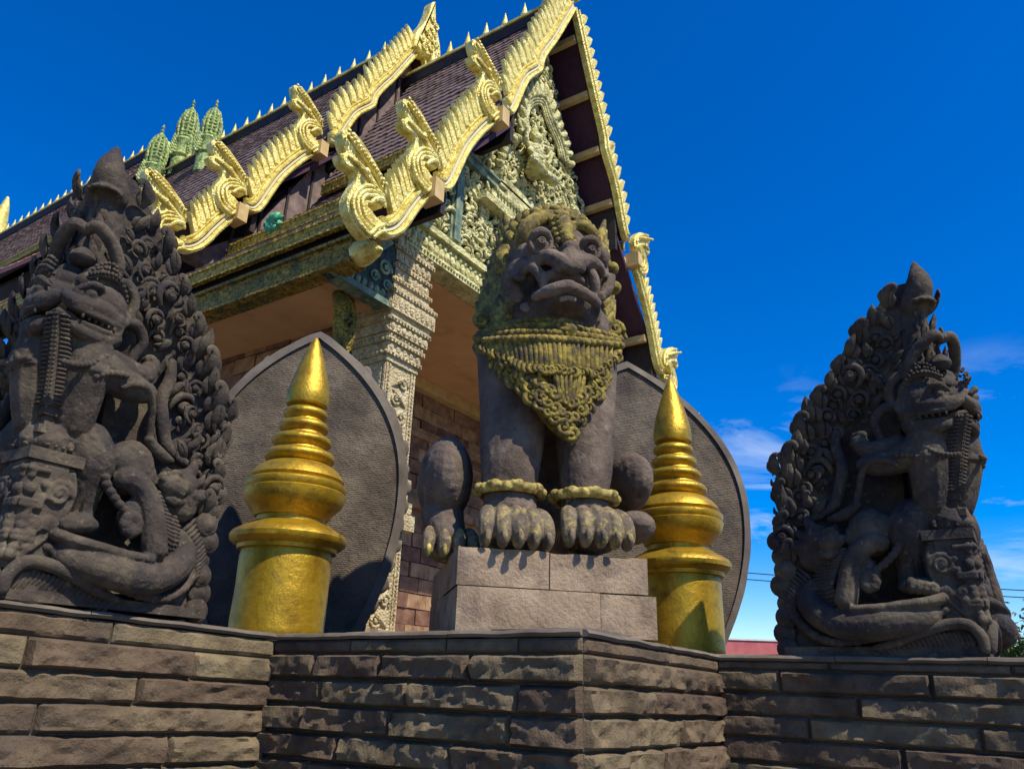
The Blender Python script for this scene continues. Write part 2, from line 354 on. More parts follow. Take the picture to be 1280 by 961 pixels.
# coping slabs: thin, irregular front arris
def coping(a, b, za, zb, nrm, seed):
    a = np.array(a); b = np.array(b); L = np.linalg.norm(b-a); n = max(4, int(L/.03)); m = M(); v = []
    for i in range(n+1):
        s = i/n; p = a+(b-a)*s; z = za+(zb-za)*s; e = .018+.010*noise.noise(Vector((s*L*9+seed, 1, 2)))+.008*noise.noise(Vector((s*L*30+seed, 1, 2)))
        t = z+.006*noise.noise(Vector((s*L*5, seed, 3)))
        for off, zz in ((-.02, -.034), (e*.8, -.034), (e+.012, -.020), (e, -.006), (-.02, .002), (-.5, .001), (-.5, -.034)):
            v.append((p[0]+nrm[0]*off, p[1]+nrm[1]*off, t+zz))
    k = 7; f = [(i*k+j, (i+1)*k+j, (i+1)*k+(j+1) % k, i*k+(j+1) % k) for i in range(n) for j in range(k)]
    f += [tuple(range(k)), tuple(n*k+j for j in range(k-1, -1, -1))]
    return m.add(v, f)
for si, (a, b, za, zb) in enumerate(segs):
    a = np.array(a, float); b = np.array(b, float); nrm = [(0, -1.), (-1., 0), (0, -1.), (-1., 0)][si]
    js = [[0, .35, .62, 1], [0, .27, .63, 1], [0, .55, 1], [0, .3, .62, 1]][si]
    for k in range(len(js)-1):
        s0, s1 = js[k], js[k+1]-.002
        e0 = a+(b-a)*s0; e1 = a+(b-a)*s1
        kid(wall, put('coping_slab', coping(e0, e1, za+(zb-za)*s0+.0011*k, za+(zb-za)*s1+.0011*k, nrm, si*10+k).mesh('coping_slab', slab_m, True, 35), wall))

# ---------------------------------------------------------------- lion and its plinth
LA = R(-45); LO = np.array([3.53, 2.08, WT]); LF = Frame(LO, LA); L = LF.at
pl = thing('statue_plinth', 'pale two-course sandstone block plinth under the seated guardian lion', 'plinth', (3.53, 2.08, WT), LA)
def dressed(x0, x1, y0, y1, z0, z1, seed, amp=.012, top_break=0.):
    m = M(); nx = max(6, int((x1-x0)/.025)); nz = max(4, int((z1-z0)/.025)); ny = max(4, int((y1-y0)/.04))
    def face(pt, na, nb, nrm):
        v = []
        for j in range(nb+1):
            for i in range(na+1):
                s, t = i/na, j/nb; p = np.array(pt(s, t)); e = min(s, 1-s)*na*.025; e2 = min(t, 1-t)*nb*.025; pr = min(1, min(e, e2)/.03)
                n = noise.fractal(Vector(p*5+seed), .9, 2, 5); d = amp*(n+.3)*pr
                v.append(p+np.array(nrm)*d)
        m.add(v, [(j*(na+1)+i, j*(na+1)+i+1, (j+1)*(na+1)+i+1, (j+1)*(na+1)+i) for j in range(nb) for i in range(na)])
    def tz(x): return z1-(top_break*max(0, noise.noise(Vector((x*6+seed, 0, 0)))+.1))
    face(lambda s, t: (x0+(x1-x0)*s, y0, z0+(tz(x0+(x1-x0)*s)-z0)*t), nx, nz, (0, -1, 0))
    face(lambda s, t: (x0+(x1-x0)*(1-s), y1, z0+(tz(x0+(x1-x0)*(1-s))-z0)*t), nx, nz, (0, 1, 0))
    face(lambda s, t: (x0, y1+(y0-y1)*s, z0+(tz(x0)-z0)*t), ny, nz, (-1, 0, 0))
    face(lambda s, t: (x1, y0+(y1-y0)*s, z0+(tz(x1)-z0)*t), ny, nz, (1, 0, 0))
    face(lambda s, t: (x0+(x1-x0)*s, y0+(y1-y0)*t, tz(x0+(x1-x0)*s)), nx, ny, (0, 0, 0))
    return m
for i, a in enumerate([(-.50, .255, 0, .5, .004, .225, .012), (.259, .565, .004, .5, .004, .222, .006), (-.505, .56, .505, 1.25, .004, .225, .012),
                       (-.505, -.02, .012, .62, .232, .425, .012), (-.016, .522, .006, .62, .230, .42, .012), (-.50, .53, .625, 1.25, .231, .42, .012)]):
    x0, x1, y0, y1, z0, z1, am = a
    kid(pl, put('plinth_block', dressed(x0, x1, y0, y1, z0, z1, i*3.1+2, am, 0.015 if z1 > .3 else 0).mesh('plinth_block', plinth_m, True, 35), pl, world=False))
lion = thing('guardian_lion', 'seated dark stone guardian lion with yellow-painted mane and bib, facing out from the wall corner', 'statue', (3.53, 2.08, WT), LA)
b = M()
px = .0044
# front legs
for (x0, xa, xt, sx_, lr) in ((642, 637, 642, -1, 1.), (742, 731, 730, 1, .93)):
    b.tube([L(xt, 440, -.40), L(xt, 520, -.33), L(xa+1, 580, -.27), L(xa, 620, -.25), L(xa+1, 645, -.22)], [.235*lr, .205*lr, .175*lr, .150*lr, .155*lr], 20, 5)
    c = L(x0, 668, -.12)
    b.ell(c+np.array([0, .05, .0]), (.15, .17, .11)); b.ell(c+np.array([0, .12, .07]), (.14, .18, .12))
# torso, chest, back
b.tube([L(690, 400, -.55), L(690, 470, -.55), L(688, 560, -.85), L(688, 650, -1.05)], [.36, .36, .36, .34], 24, 4)
b.ell(L(686, 455, -.42), (.43, .33, .36)); b.ell(L(688, 410, -.46), (.40, .32, .26))
b.tube([L(688, 490, -.36), L(690, 560, -.62), L(688, 660, -.70)], [.17, .14, .12], 14, 3)
b.ell(L(688, 640, -1.1), (.46, .36, .40))
# haunches and hind paws
b.ell(L(556, 602, -.62), (.165, .34, .27), nu=20, nv=14); b.ell(L(781, 606, -.72), (.15, .34, .20), nu=20, nv=14)
b.tube([L(552, 640, -.55), L(562, 680, -.40)], [.13, .10], 14, 3)
hp = L(790, 660, -.5); b.ell(hp, (.13, .22, .1))
# head mass, jaws, snout
b.ell(L(690, 340, -.42), (.33, .36, .34), nu=24, nv=18); b.ell(L(693, 380, -.36), (.30, .30, .20)); b.ell(L(703, 345, -.18), (.235, .22, .2), nu=20, nv=14)
b.ell(L(656, 355, -.36), (.16, .2, .2)); b.ell(L(740, 355, -.38), (.11, .2, .18)); b.box(L(655, 400, -.3)+np.array([0, -.1, 0]), L(745, 372, -.3)+np.array([0, .3, 0]))
b.ell(L(706, 383, -.17), (.17, .15, .09)); b.ell(L(702, 398, -.25), (.19, .18, .07))
def T(pts, rs, m=b, n=10, k=4): m.tube([L(*p) for p in pts], rs, n, k)
T([(659, 333, .02), (673, 326, .04), (684, 321, .08), (698, 326, .12), (713, 335, .14), (724, 329, .12), (735, 326, .08), (748, 333, .04), (752, 342, .0)], [.03, .04, .05, .052, .045, .05, .045, .035, .028])   # upper lip
T([(668, 372, .0), (678, 367, .04), (690, 363, .09), (709, 359, .12), (724, 364, .1), (738, 372, .05), (747, 380, .0)], [.03, .035, .042, .045, .04, .036, .03])  # lower lip
T([(712, 318, .1), (713, 330, .13)], [.055, .05]); b.ell(L(700, 326, .08), .045); b.ell(L(726, 322, .08), .042)     # nose
b.ell(L(712, 312, .08), (.062, .07, .05))
T([(655, 340, .0), (664, 334, .03), (673, 341, .05), (679, 354, .05), (680, 364, .04)], [.022, .032, .034, .028, .02])   # tusk left
T([(735, 337, .05), (741, 345, .05), (744, 360, .03), (742, 370, .02)], [.022, .034, .034, .02])
T([(648, 372, -.12), (640, 350, -.1), (648, 332, -.05), (660, 330, .0)], [.04, .05, .045, .03])
T([(757, 355, -.1), (762, 345, -.1), (758, 362, -.1), (752, 372, -.08)], [.03, .04, .045, .03])
b.ell(L(702, 351, .02), (.15, .1, .05))
eyes = []
for (ex, ey, er, w) in ((675, 306, .064, .07), (737, 316, .054, .06)):
    c = L(ex, ey, w); b.ell(c+np.array([0, .07, 0]), (er*1.25, .09, er*1.25))
    T([(ex-14 if ex < 700 else ex-10, ey+5, w-.03), (ex-7, ey-13, w+.03), (ex+5, ey-16, w+.04), (ex+14 if ex < 700 else ex+11, ey-3, w+.0)], [.02, .028, .03, .022])
    m = M(); m.ell(c+np.array([0, -.0, 0]), (er*.98, .035, er*.98), nu=24, nv=12)
    m.ell(c+np.array([0, -.012, 0]), (er*.62, .045, er*.62), nu=20, nv=12)
    for q_, y_, t_ in ((1.0, -.015, .015), (.28, -.052, .007)): m.tube([c+np.array([math.cos(a)*er*q_, y_, math.sin(a)*er*q_]) for a in np.linspace(0, 2*math.pi, 26)], t_, 8, 1)
    m.ell(c+np.array([0, -.05, 0]), (er*.13, .012, er*.13)); eyes.append(m)
b.ell(L(655, 325, -.12), (.07, .12, .10)); b.ell(L(748, 328, -.14), (.06, .12, .09))
b.ell(L(709, 300, -.05), (.06, .08, .06))
for cx_, cy_, w_, r_, sg_ in ((650, 345, -.06, .05, 1), (643, 372, -.14, .045, -1), (657, 386, -.08, .035, 1), (753, 342, -.08, .036, -1), (752, 372, -.08, .036, 1)):
    spiral(b, L(cx_, cy_, w_+.03), r_, .03, 1.3, .34, 1.2, sg_)
for sg_, x_ in ((-1, 702), (1, 724)): b.tube([L(x_, 330, .10), L(x_+sg_*5, 336, .13), L(x_+sg_*3, 341, .12)], [.014, .018, .012], 8, 3)
for k in range(4): T([(664-k*2, 322-k*3.5, .06-.03*k), (690, 313-k*3.5, .10-.03*k), (700, 318-k*3, .10-.03*k)], [.010, .013, .010])
# tail plume behind
T([(688, 560, -1.35), (688, 480, -1.2), (688, 420, -1.0)], [.08, .09, .06])
body = fuse(b, 'body', lion_m, .0095, 2, .008, .04)
kid(lion, put('body', body, lion, world=False))
for m in eyes: kid(lion, put('eye', m.mesh('eye', lion_m), lion, world=False))
# teeth in the mouth
m = M()
for k in range(5): m.ell(L(702+k*4.0, 372-abs(k-2)*-1, .10), (.014, .014, .018), nu=8, nv=6)
kid(lion, put('teeth', m.mesh('teeth', plinth_m), lion, world=False))
# crown of curls and mane
m = M()
for row, (yy, xx0, xx1, w, cnt, rr) in enumerate(((300, 650, 742, -.1, 6, .05), (288, 646, 744, -.14, 7, .055), (276, 655, 735, -.22, 6, .055), (267, 668, 722, -.3, 4, .05))):
    for k in range(cnt):
        x = xx0+(xx1-xx0)*(k+.5)/cnt
        if row == 0 and (x < 690): continue
        c = L(x, yy+abs(x-697)*.18, w-abs(x-697)*.0022)
        spiral(m, c, rr*random.uniform(.9, 1.15), .02, 1.3, .34, random.uniform(0, 6), 1 if x < 697 else -1)
m.tube([L(648, 312, -.15), L(655, 290, -.1), L(670, 276, -.12), L(688, 272, -.15), L(694, 285, -.1)], [.03, .05, .055, .05, .03], 10, 4)
m.tube([L(750, 310, -.15), L(742, 292, -.12), L(728, 282, -.12), L(716, 284, -.12), L(712, 294, -.08)], [.02, .035, .04, .035, .02], 10, 4)
m.tube([L(692, 260, -.26), L(702, 270, -.14), L(707, 286, .0), L(709, 300, .06)], [.022, .042, .05, .04], 8, 3)
for kk in range(7): q_ = L(694+15*kk/6, 262+38*kk/6, -.17+.27*kk/6); m.ell(q_, (.045, .035, .03), nu=9, nv=7); m.ell(q_+np.array([-.05, .02, 0]), .022, nu=7, nv=5); m.ell(q_+np.array([.05, .02, 0]), .022, nu=7, nv=5)
# flame lobes standing along the mane on both sides
for k in range(13):
    t = k/12; x = 640-34*t; y = 290+112*t
    c = L(x, y, -.52); q = L(x-10, y-24, -.60); m.tube([L(x+14, y+12, -.38), c, q], [.05, .05, .012], 8, 4)
    c2 = L(x+14, y+4, -.36); m.tube([L(x+24, y+16, -.28), c2, L(x+8, y-14, -.42)], [.035, .036, .01], 8, 4)
for k in range(9):
    t = k/8; x = 750+12*t; y = 296+100*t
    m.tube([L(x-10, y+12, -.38), L(x, y, -.45), L(x+6, y-20, -.55)], [.04, .04, .012], 8, 4)
T([(640, 345, -.35), (628, 322, -.38), (637, 303, -.4)], [.05, .06, .012], m)
mc = L(688, 345, -.55); m.ell(mc, (.315, .28, .38), nu=20, nv=14)
rm_ = random.Random(2)
for i in range(9):
    for j in range(12):
        th = -1.25+2.5*j/11; ph = -.75+1.95*i/8
        if abs(th) < .55 and ph < .62: continue
        d_ = np.array([math.sin(th)*math.cos(ph), -math.cos(th)*math.cos(ph), math.sin(ph)]); c_ = mc+d_*np.array([.315, .28, .38])
        tl = np.array([math.sin(th)*.3, .05, 1.0]); tl /= np.linalg.norm(tl); s_ = rm_.uniform(.8, 1.15)
        m.tube([c_-tl*.05*s_, c_+d_*.035, c_+d_*.06+tl*.055*s_, c_+d_*.03+tl*.11*s_], [.028*s_, .042*s_, .034*s_, .008], 8, 3)
crown = m.mesh('mane', mane_m); kid(lion, put('mane', crown, lion, world=False))
# knobs at the shoulders
for kx, ky in ((602, 402), (756, 402), (768, 412)):
    m = M(); c = L(kx, ky, -.42); spiral(m, c, .06, .03, 1.5, .4); spiral(m, c+np.array([.03, .02, -.04]), .05, .02, 1.2, .4)
    kid(lion, put('shoulder_curl', m.mesh('shoulder_curl', mane_m), lion, world=False))
for kx, ky in ((765, 336), (768, 360)):
    m = M(); m.ell(L(kx, ky, -.25), (.045, .05, .045)); kid(lion, put('ear_curl', m.mesh('ear_curl', mane_m), lion, world=False))
# bib: a pleated triangular collar hugging the chest
m = M()
def chest(px_, py_, up=0.):
    # surface point of the bib: wraps round the chest from left to right
    t = (px_-686)/96.; w = -.02-.40*t*t-.0006*max(0, py_-430)
    return L(px_, py_, w+up)
rows = 16; colsn = 60; v = []; f = []
def edge(t):                                        # t 0..1 across; returns top y and bottom y of the bib
    x = 594+(778-594)*t
    top = 424+(-9)*math.sin(math.pi*t)+6*t; tip = 714
    bot = 440+(545-440)*(1-abs((x-tip)/((tip-588) if x < tip else (790-tip))))**1.0
    return x, top, bot
for i in range(colsn+1):
    x, tp, bt = edge(i/colsn)
    for j in range(rows+1): s = j/rows; v.append(chest(x+(714-x)*.10*s, tp+(bt-tp)*s, .02+.02*math.sin(math.pi*s)))
f = [(i*(rows+1)+j, (i+1)*(rows+1)+j, (i+1)*(rows+1)+j+1, i*(rows+1)+j+1) for i in range(colsn) for j in range(rows)]
nb = len(v); v2 = [p+np.array([0, .14, 0]) for p in v]
m.add(v+v2, f+[tuple(nb+q for q in reversed(ff)) for ff in f]+[(i*(rows+1), nb+i*(rows+1), nb+(i+1)*(rows+1), (i+1)*(rows+1)) for i in range(colsn)]+[((i+1)*(rows+1)+rows, nb+(i+1)*(rows+1)+rows, nb+i*(rows+1)+rows, i*(rows+1)+rows) for i in range(colsn)]
      + [(j+1, nb+j+1, nb+j, j) for j in range(rows)]+[(colsn*(rows+1)+j, nb+colsn*(rows+1)+j, nb+colsn*(rows+1)+j+1, colsn*(rows+1)+j+1) for j in range(rows)])
# top shelf of the collar: two rows of knots running to the chest, then pleats, curls and drops
for r_, (dy, ww, rr) in enumerate(((-17, -.11, .030), (-10, -.05, .034), (-2, .01, .036), (6, .06, .036))):
    for k in range(25):
        t = (k+.5+.5*(r_ % 2))/25.5; x, tp, bt = edge(t); c = chest(690+(x-690)*(.92 if r_ == 0 else 1), tp+dy*math.sin(math.pi*t)**.3, ww+.0)
        m.ell(c, (rr*1.05, rr, rr*.75), nu=8, nv=6)
for k in range(31):
    t = (k+.5)/31; x, tp, bt = edge(t); H_ = bt-tp
    if H_ < 18: continue
    m.tube([chest(x, tp+8, .06), chest(x+(714-x)*.05, tp+min(38, H_*.5), .075)], [.017, .026], 7, 3)
    c = chest(x+(714-x)*.06, tp+min(44, H_*.55), .085); spiral(m, c, .034, .02, 1.1, .4, random.uniform(0, 6))
for rr_, fr_ in ((1, .70), (2, .86), (3, .98)):
    for k in range(26-rr_*4):
        t = .06+.88*(k+.5)/(26-rr_*4); x, tp, bt = edge(t); H_ = bt-tp
        if H_*fr_ < 34: continue
        c = chest(x+(714-x)*.10, tp+H_*fr_, .07); spiral(m, c, random.uniform(.032, .046), .025, 1.2, .42, random.uniform(0, 6), random.choice((-1, 1)))
for k in range(7):
    a = (k-3)/3; m.tube([chest(712+a*7, 434, .06), chest(712+a*17, 465, .075), chest(711+a*11, 498, .07), chest(712, 512, .06)], [.014, .02, .018, .012], 7, 3)
m.ell(chest(707, 412, .0), (.07, .06, .05)); m.ell(chest(696, 408, -.03), (.05, .05, .04)); spiral(m, chest(704, 408, .03), .05, .03, 1.3, .4)
for k in range(90):
    t = random.uniform(.1, .93); x, tp, bt = edge(t); s = random.uniform(.3, 1)
    m.ell(chest(x, tp+(bt-tp)*s, .045), random.uniform(.012, .024), nu=8, nv=6)
bib = m.mesh('bib', mane_m, True, 50); kid(lion, put('bib', bib, lion, world=False))
for (ax, ay) in ((637, 619), (730, 627)):
    m = M(); c = L(ax, ay, -.25)
    for rz_, zz in ((.172, 0), (.178, .028)):
        m.tube([c+np.array([math.cos(a)*rz_, math.sin(a)*rz_, zz+.0]) for a in np.linspace(0, 2*math.pi, 22)], .016, 7, 1, up=(0, 0, 1))
    for k in range(17):
        a = 2*math.pi*k/17; m.ell(c+np.array([math.cos(a)*.182, math.sin(a)*.182, .012+.012*(k % 2)]), (.036, .03, .03), nu=9, nv=7)
        m.ell(c+np.array([math.cos(a+.18)*.19, math.sin(a+.18)*.19, .03-.02*(k % 2)]), .018, nu=7, nv=5)
    kid(lion, put('anklet', fuse(m, 'anklet', anklet_m, .007, 1), lion, world=False))
paw_m = mat('paw_stone_with_gilding', [(.075, .055, .045), (.15, .115, .08), (.26, .20, .11)], 9, .85, bumps=SB, patch=[((.50, .38, .10), 20, .5, .72), ((.07, .05, .045), 12, .54, .7)])
for (x0, w, yy, sc_, n_) in ((642, -.12, 668, 1., 5), (742, -.12, 668, 1., 5), (562, -.42, 684, .78, 4)):
    c = L(x0, yy, w)+np.array([0, .035, 0]); m = M(); m.ell(c+np.array([0, .03, .0]), (.175*sc_, .17*sc_, .105*sc_)); cl = M()
    for k in range(n_):
        q = (k-(n_-1)/2)/((n_-1)/2); ox = q*.15*sc_; oy = .05*q*q*sc_
        m.tube([c+np.array([ox*.75, .04+oy, .125*sc_]), c+np.array([ox*.95, -.07*sc_+oy, .115*sc_]), c+np.array([ox*1.06, -.155*sc_+oy, .05*sc_]), c+np.array([ox*1.1, -.175*sc_+oy, -.03*sc_]), c+np.array([ox*1.1, -.155*sc_+oy, -.075*sc_])], [.030*sc_, .044*sc_, .050*sc_, .044*sc_, .030*sc_], 10, 4)
        for dd_ in (-1, 1): m.tube([c+np.array([ox*1.0+dd_*.02*sc_, -.12*sc_+oy, .095*sc_]), c+np.array([ox*1.06+dd_*.03*sc_, -.185*sc_+oy, .02*sc_]), c+np.array([ox*1.08, -.215*sc_+oy, -.045*sc_])], [.010, .013, .007], 7, 3)
        cl = M(); cl.tube([c+np.array([ox*1.07, -.20*sc_+oy, .0]), c+np.array([ox*1.1, -.235*sc_+oy, -.045*sc_]), c+np.array([ox*1.1, -.215*sc_+oy, -.09*sc_])], [.012*sc_, .018*sc_, .008], 8, 3)
        kid(lion, put('claw', cl.mesh('claw', paw_m if x0 != 562 else anklet_m), lion, world=False))
    kid(lion, put('paw', fuse(m, 'paw', paw_m, .0065, 1, .004, .03), lion, world=False))

# ---------------------------------------------------------------- gold finials
def make_finial(loc, label):
    t = thing('gold_finial', label, 'finial', loc, group='gold finials on the wall corners')
    return t
prof_parts = [('drum', [(.285, 0), (.292, .02), (.292, .50), (.286, .535)]),
    ('flange', [(.29, .535), (.315, .54), (.32, .565), (.345, .575), (.372, .60), (.376, .63), (.36, .655), (.32, .68), (.28, .70), (.255, .72)]),
    ('bowl', [(.225, .72), (.225, .76), (.24, .765), (.26, .80), (.315, .86), (.333, .905), (.338, .935), (.325, .945), (.33, .955), (.338, .975), (.335, .995), (.30, 1.015)]),
    ('dome', [(.305, 1.015), (.315, 1.03), (.30, 1.06), (.265, 1.10), (.23, 1.125), (.19, 1.145)])]
zc = 1.145
rr0 = [.236, .203, .172, .152]
hh = [.118, .108, .104, .095]
for i, (r_, h_) in enumerate(zip(rr0, hh)):
    nx_ = 0
    pr = [(r_*.80, zc-.012)]+[(r_*.80+r_*.20*math.sin(math.pi*(k/8))**.7, zc+h_*.78*k/8) for k in range(1, 8)]+[(r_*.74, zc+h_*.80), (r_*.70, zc+h_)]
    prof_parts.append(('ring', pr)); zc += h_
prof_parts.append(('spire', [(.105, zc-.01), (.140, zc+.01), (.148, zc+.05), (.142, zc+.11), (.122, zc+.21), (.094, zc+.32), (.063, zc+.42), (.034, zc+.50), (.015, zc+.538), (.002, zc+.55)]))
SCZ = 2.08/(zc+.55)
def uneven(me_m, seed):
    V = np.vstack(me_m.v)
    for i, p in enumerate(V):
        n = noise.noise(Vector((p[0]*5+seed, p[1]*5, p[2]*5)))*.004; r = math.hypot(p[0], p[1])+1e-6
        V[i, 0] += p[0]/r*n; V[i, 1] += p[1]/r*n
    me_m.v = [V]; return me_m
def dense(pr):
    out = []
    for a, b_ in zip(pr[:-1], pr[1:]):
        n = max(1, int(math.hypot(b_[0]-a[0], b_[1]-a[1])/.03))
        for k in range(n): out.append((a[0]+(b_[0]-a[0])*k/n, a[1]+(b_[1]-a[1])*k/n))
    return out+[pr[-1]]
fl = thing('gold_finial', 'gold-painted ringed finial on the inner wall corner left of the lion, full height in view', 'finial', (3.43, 4.045, WT), group='gold finials beside the lion')
for n_, pr in prof_parts:
    me = uneven(M().lathe(dense([(r_, z_*SCZ) for r_, z_ in pr]), 64), 3).mesh(n_, gold_m, True, 40)
    kid(fl, put(n_, me, fl, world=False))
fr = thing('gold_finial', 'gold-painted ringed finial on the wall right of the lion, its base partly behind the plinth', 'finial', (5.41, 2.13, WT), 1.0, group='gold finials beside the lion')
for o_ in KIDS['gold_finial']:
    c_ = o_.copy(); C.objects.link(c_); c_.parent = fr

# ---------------------------------------------------------------- leaf-shaped boundary stones
def half_w(z, H=2.46, Wm=.82):                      # half width of the leaf at height z
    t = z/H
    if t < .46: return Wm*(.62+.38*math.sin(math.pi/2*min(1, t/.46))**.8)
    u = (t-.46)/.54; return Wm*(1-u**2.3)**.88
def leaf_outline(k=1., n=60, H=2.46):
    zs = np.linspace(0, H, n); r_ = [(half_w(z, H)*k+(.0 if k == 1 else 0), z) for z in zs]
    r_[-1] = (0, H); return r_+[(-x, z) for x, z in r_[-2::-1]]
def scale_outline(o, dx):                           # move the outline inwards by dx
    P = np.array(o); c = np.array([0, 1.1]); E = np.roll(P, -1, 0)-np.roll(P, 1, 0); N = np.stack([-E[:, 1], E[:, 0]], 1); N /= np.linalg.norm(N, axis=1)[:, None]+1e-9
    return P+N*dx
curl = M(); curl.tube([(0, 0, 0), (.35, 0, .3), (.45, -.05, .75), (.15, -.1, 1.1), (-.25, -.1, 1.0), (-.3, -.08, .65)], [.22, .34, .34, .3, .26, .18], 8, 3, flat=.8)
def boundary_stone(loc, label, wide=1., H=2.46):
    t = thing('boundary_stone', label, 'stone slab', loc, LA, 'leaf-shaped stone slabs behind the finials')
    o_ = [(x*wide, z*H/2.46) for x, z in leaf_outline()]; inn = scale_outline(o_, .075)
    kid(t, put('slab', M().prism([(x, z) for x, z in scale_outline(o_, .03)], .022, .26).mesh('slab', tool_m, True, 30), t, world=False))
    # raised rim
    P = np.array([(x+.010*noise.noise(Vector((x*4, z*4, loc[0]))), z+.010*noise.noise(Vector((x*5, z*5, 9+loc[0])))) for x, z in o_]); n = len(P); v = []
    Q1 = P; Q2 = scale_outline(o_, .07)
    for q, y in ((Q1, .02), (Q2, .0), (Q2, .09), (Q1, .29)): v += [(a, y, b_) for a, b_ in q]
    f = [(k*n+j, k*n+j+1, ((k+1) % 4)*n+j+1, ((k+1) % 4)*n+j) for k in range(4) for j in range(n-1)]
    f += [(0, n, 2*n, 3*n), (n-1, 4*n-1, 3*n-1, 2*n-1)]
    kid(t, put('rim', M().add(v, f).mesh('rim', slab_m, True, 30), t, world=False))
    cm = curl.mesh('edge_curl', slab_m)
    for s in (-1, 1):
        for k in range(14):
            z = .1+k*.155
            if z > 2.2: continue
            w_ = half_w((z+.02)*2.46/H)*wide
            m4 = Matrix.Translation((s*(w_-.03), .22, z)) @ Matrix.Diagonal((s*.085*(.8+.4*((k*7) % 5)/5), .08, .10*(.8+.4*((k*3) % 4)/4), 1))
            kid(t, put('edge_curl', cm, t, m4, world=False))
    return t
tool_m = mat('tooled_sandstone', [(.07, .052, .038), (.13, .10, .072), (.19, .15, .108)], 3, .9, bumps=((6, .8, .05), (40, .7, .012), (150, .5, .004)), patch=[((.055, .045, .043), 2.0, .5, .75)])
def add_tooling(m):                                 # fine chisel rows across the face
    t = m.node_tree; N = t.nodes; Lk = t.links; b_ = N['Principled BSDF']
    g_ = N.new('ShaderNodeNewGeometry'); w_ = N.new('ShaderNodeTexWave'); w_.wave_type = 'BANDS'; w_.bands_direction = 'Z'
    w_.inputs['Scale'].default_value = 21; w_.inputs['Distortion'].default_value = 5.5; w_.inputs['Detail'].default_value = 3; w_.inputs['Detail Scale'].default_value = 3
    Lk.new(g_.outputs['Position'], w_.inputs['Vector'])
    bp = N.new('ShaderNodeBump'); bp.inputs['Strength'].default_value = .6; bp.inputs['Distance'].default_value = .008
    Lk.new(w_.outputs['Fac'], bp.inputs['Height']); old = b_.inputs['Normal'].links[0].from_socket
    Lk.new(old, bp.inputs['Normal']); Lk.new(bp.outputs[0], b_.inputs['Normal'])
add_tooling(tool_m)
boundary_stone((3.90, 4.56, WT), 'grey leaf-shaped stone slab with raised rim standing behind the left gold finial')
boundary_stone((6.05, 2.78, WT), 'grey leaf-shaped stone slab with raised rim standing behind the lion and the right gold finial', 1.36, 2.62)

# ---------------------------------------------------------------- corner antefixes carved with beasts
OL = np.array([1.62, 3.71, .29]); SF = Frame(OL, 0.); A = SF.at
PX = .0043
MIR = Matrix(((0, 1, 0, 0), (1, 0, 0, 0), (0, 0, 1, 0), (0, 0, 0, 1)))
st = thing('carved_antefix', 'large carved stone leaf at the far left, beast with hanging trunk above a coiled serpent', 'stone carving', tuple(OL), 0, 'carved corner leaves on the wall')
def both(name, me, m4=None, kind=None):
    a_ = put(name, me, st, m4, world=False); kid(st, a_)
    b_ = put(name, me, st, MIR @ (m4 if m4 is not None else Matrix.Identity(4)), world=False); kid(st, b_)
    if kind: a_['kind'] = kind; b_['kind'] = kind
def wback(v, u=1.):
    e_ = -.10+.11*max(0, min(1, (v-.8)/1.4))
    k_ = max(0, min(1, (.84-u)/.30))*max(0, min(1, (v-.12)/.25))*max(0, min(1, (1.66-v)/.5)); k_ = k_*k_*(3-2*k_)
    return e_-.13*k_      # the board leans outward towards the top
outline = [(1.04, 0), (1.06, .25), (1.05, .55), (1.03, .8), (.97, 1.05), (.87, 1.3), (.74, 1.52), (.58, 1.74), (.42, 1.95), (.27, 2.1), (.12, 2.24), (.0, 2.28)]
bm_ = M(); n_ = 24
v = []; OUT = np.array(outline)
n_ = 40; zz = np.linspace(0, 2.22, n_+1)
for th in (0, 1):
    for z in zz:
        ww = np.interp(z, OUT[:, 1], OUT[:, 0])-.012+.010*math.sin(z*41)
        for i in range(17): u_ = max(.0, ww)*i/16; v.append((u_, -wback(z, u_) if th == 0 else -wback(z)+.17*(1-.85*(z/2.27)**5), z))
f = []; o2 = (n_+1)*17
for k in range(n_):
    for i in range(16):
        a0 = k*17+i; f.append((a0, a0+1, a0+18, a0+17)); f.append((o2+a0+17, o2+a0+18, o2+a0+1, o2+a0))
    a0 = k*17+16; f.append((a0, o2+a0, o2+a0+17, a0+17))
bm_.add(v, f); both('backing_slab', bm_.mesh('backing_slab', stele_m, True, 40))
# core along the ridge so that both halves join
m = M(); m.tube([(.12, .12, 0), (.12, .12, 1.0), (.09, .09, 1.6), (.07, .07, 2.0), (.04, .04, 2.2)], [.15, .13, .105, .09, .06], 12, 3)
m.tube([(.02, .02, 2.06), (-.0, -.0, 2.13), (-.01, -.01, 2.22), (.0, .0, 2.37)], [.05, .078, .07, .006], 14, 5)
for s1_, s2_ in ((1, 0), (0, 1)):
    m.tube([(.10*s1_-.02, .10*s2_-.02, 2.04), (.08*s1_-.03, .08*s2_-.03, 2.12), (.03*s1_-.02, .03*s2_-.02, 2.24)], [.04, .045, .008], 9, 3)
for a in np.linspace(0, 2*math.pi, 14)[:-1]: m.ell((math.cos(a)*.075+.0, math.sin(a)*.075+.0, 2.06), .018, nu=7, nv=5)
kid(st, put('ridge_core', fuse(m, 'ridge_core', stele_m, .012, 3, .008, .05), st, world=False))
FAT = 1.
def TT(m, pts, rs, n=12, k=4, flat=1.): m.tube([A(*p) for p in pts], [r_*PX*FAT for r_ in rs] if not np.isscalar(rs) else rs*PX*FAT, n, k, flat)
def EE(m, x, y, w, rx, rz, ry=None): m.ell(A(x, y, w), (rx*PX*FAT, (ry if ry else min(rx, rz))*PX*FAT, rz*PX*FAT), nu=16, nv=11)
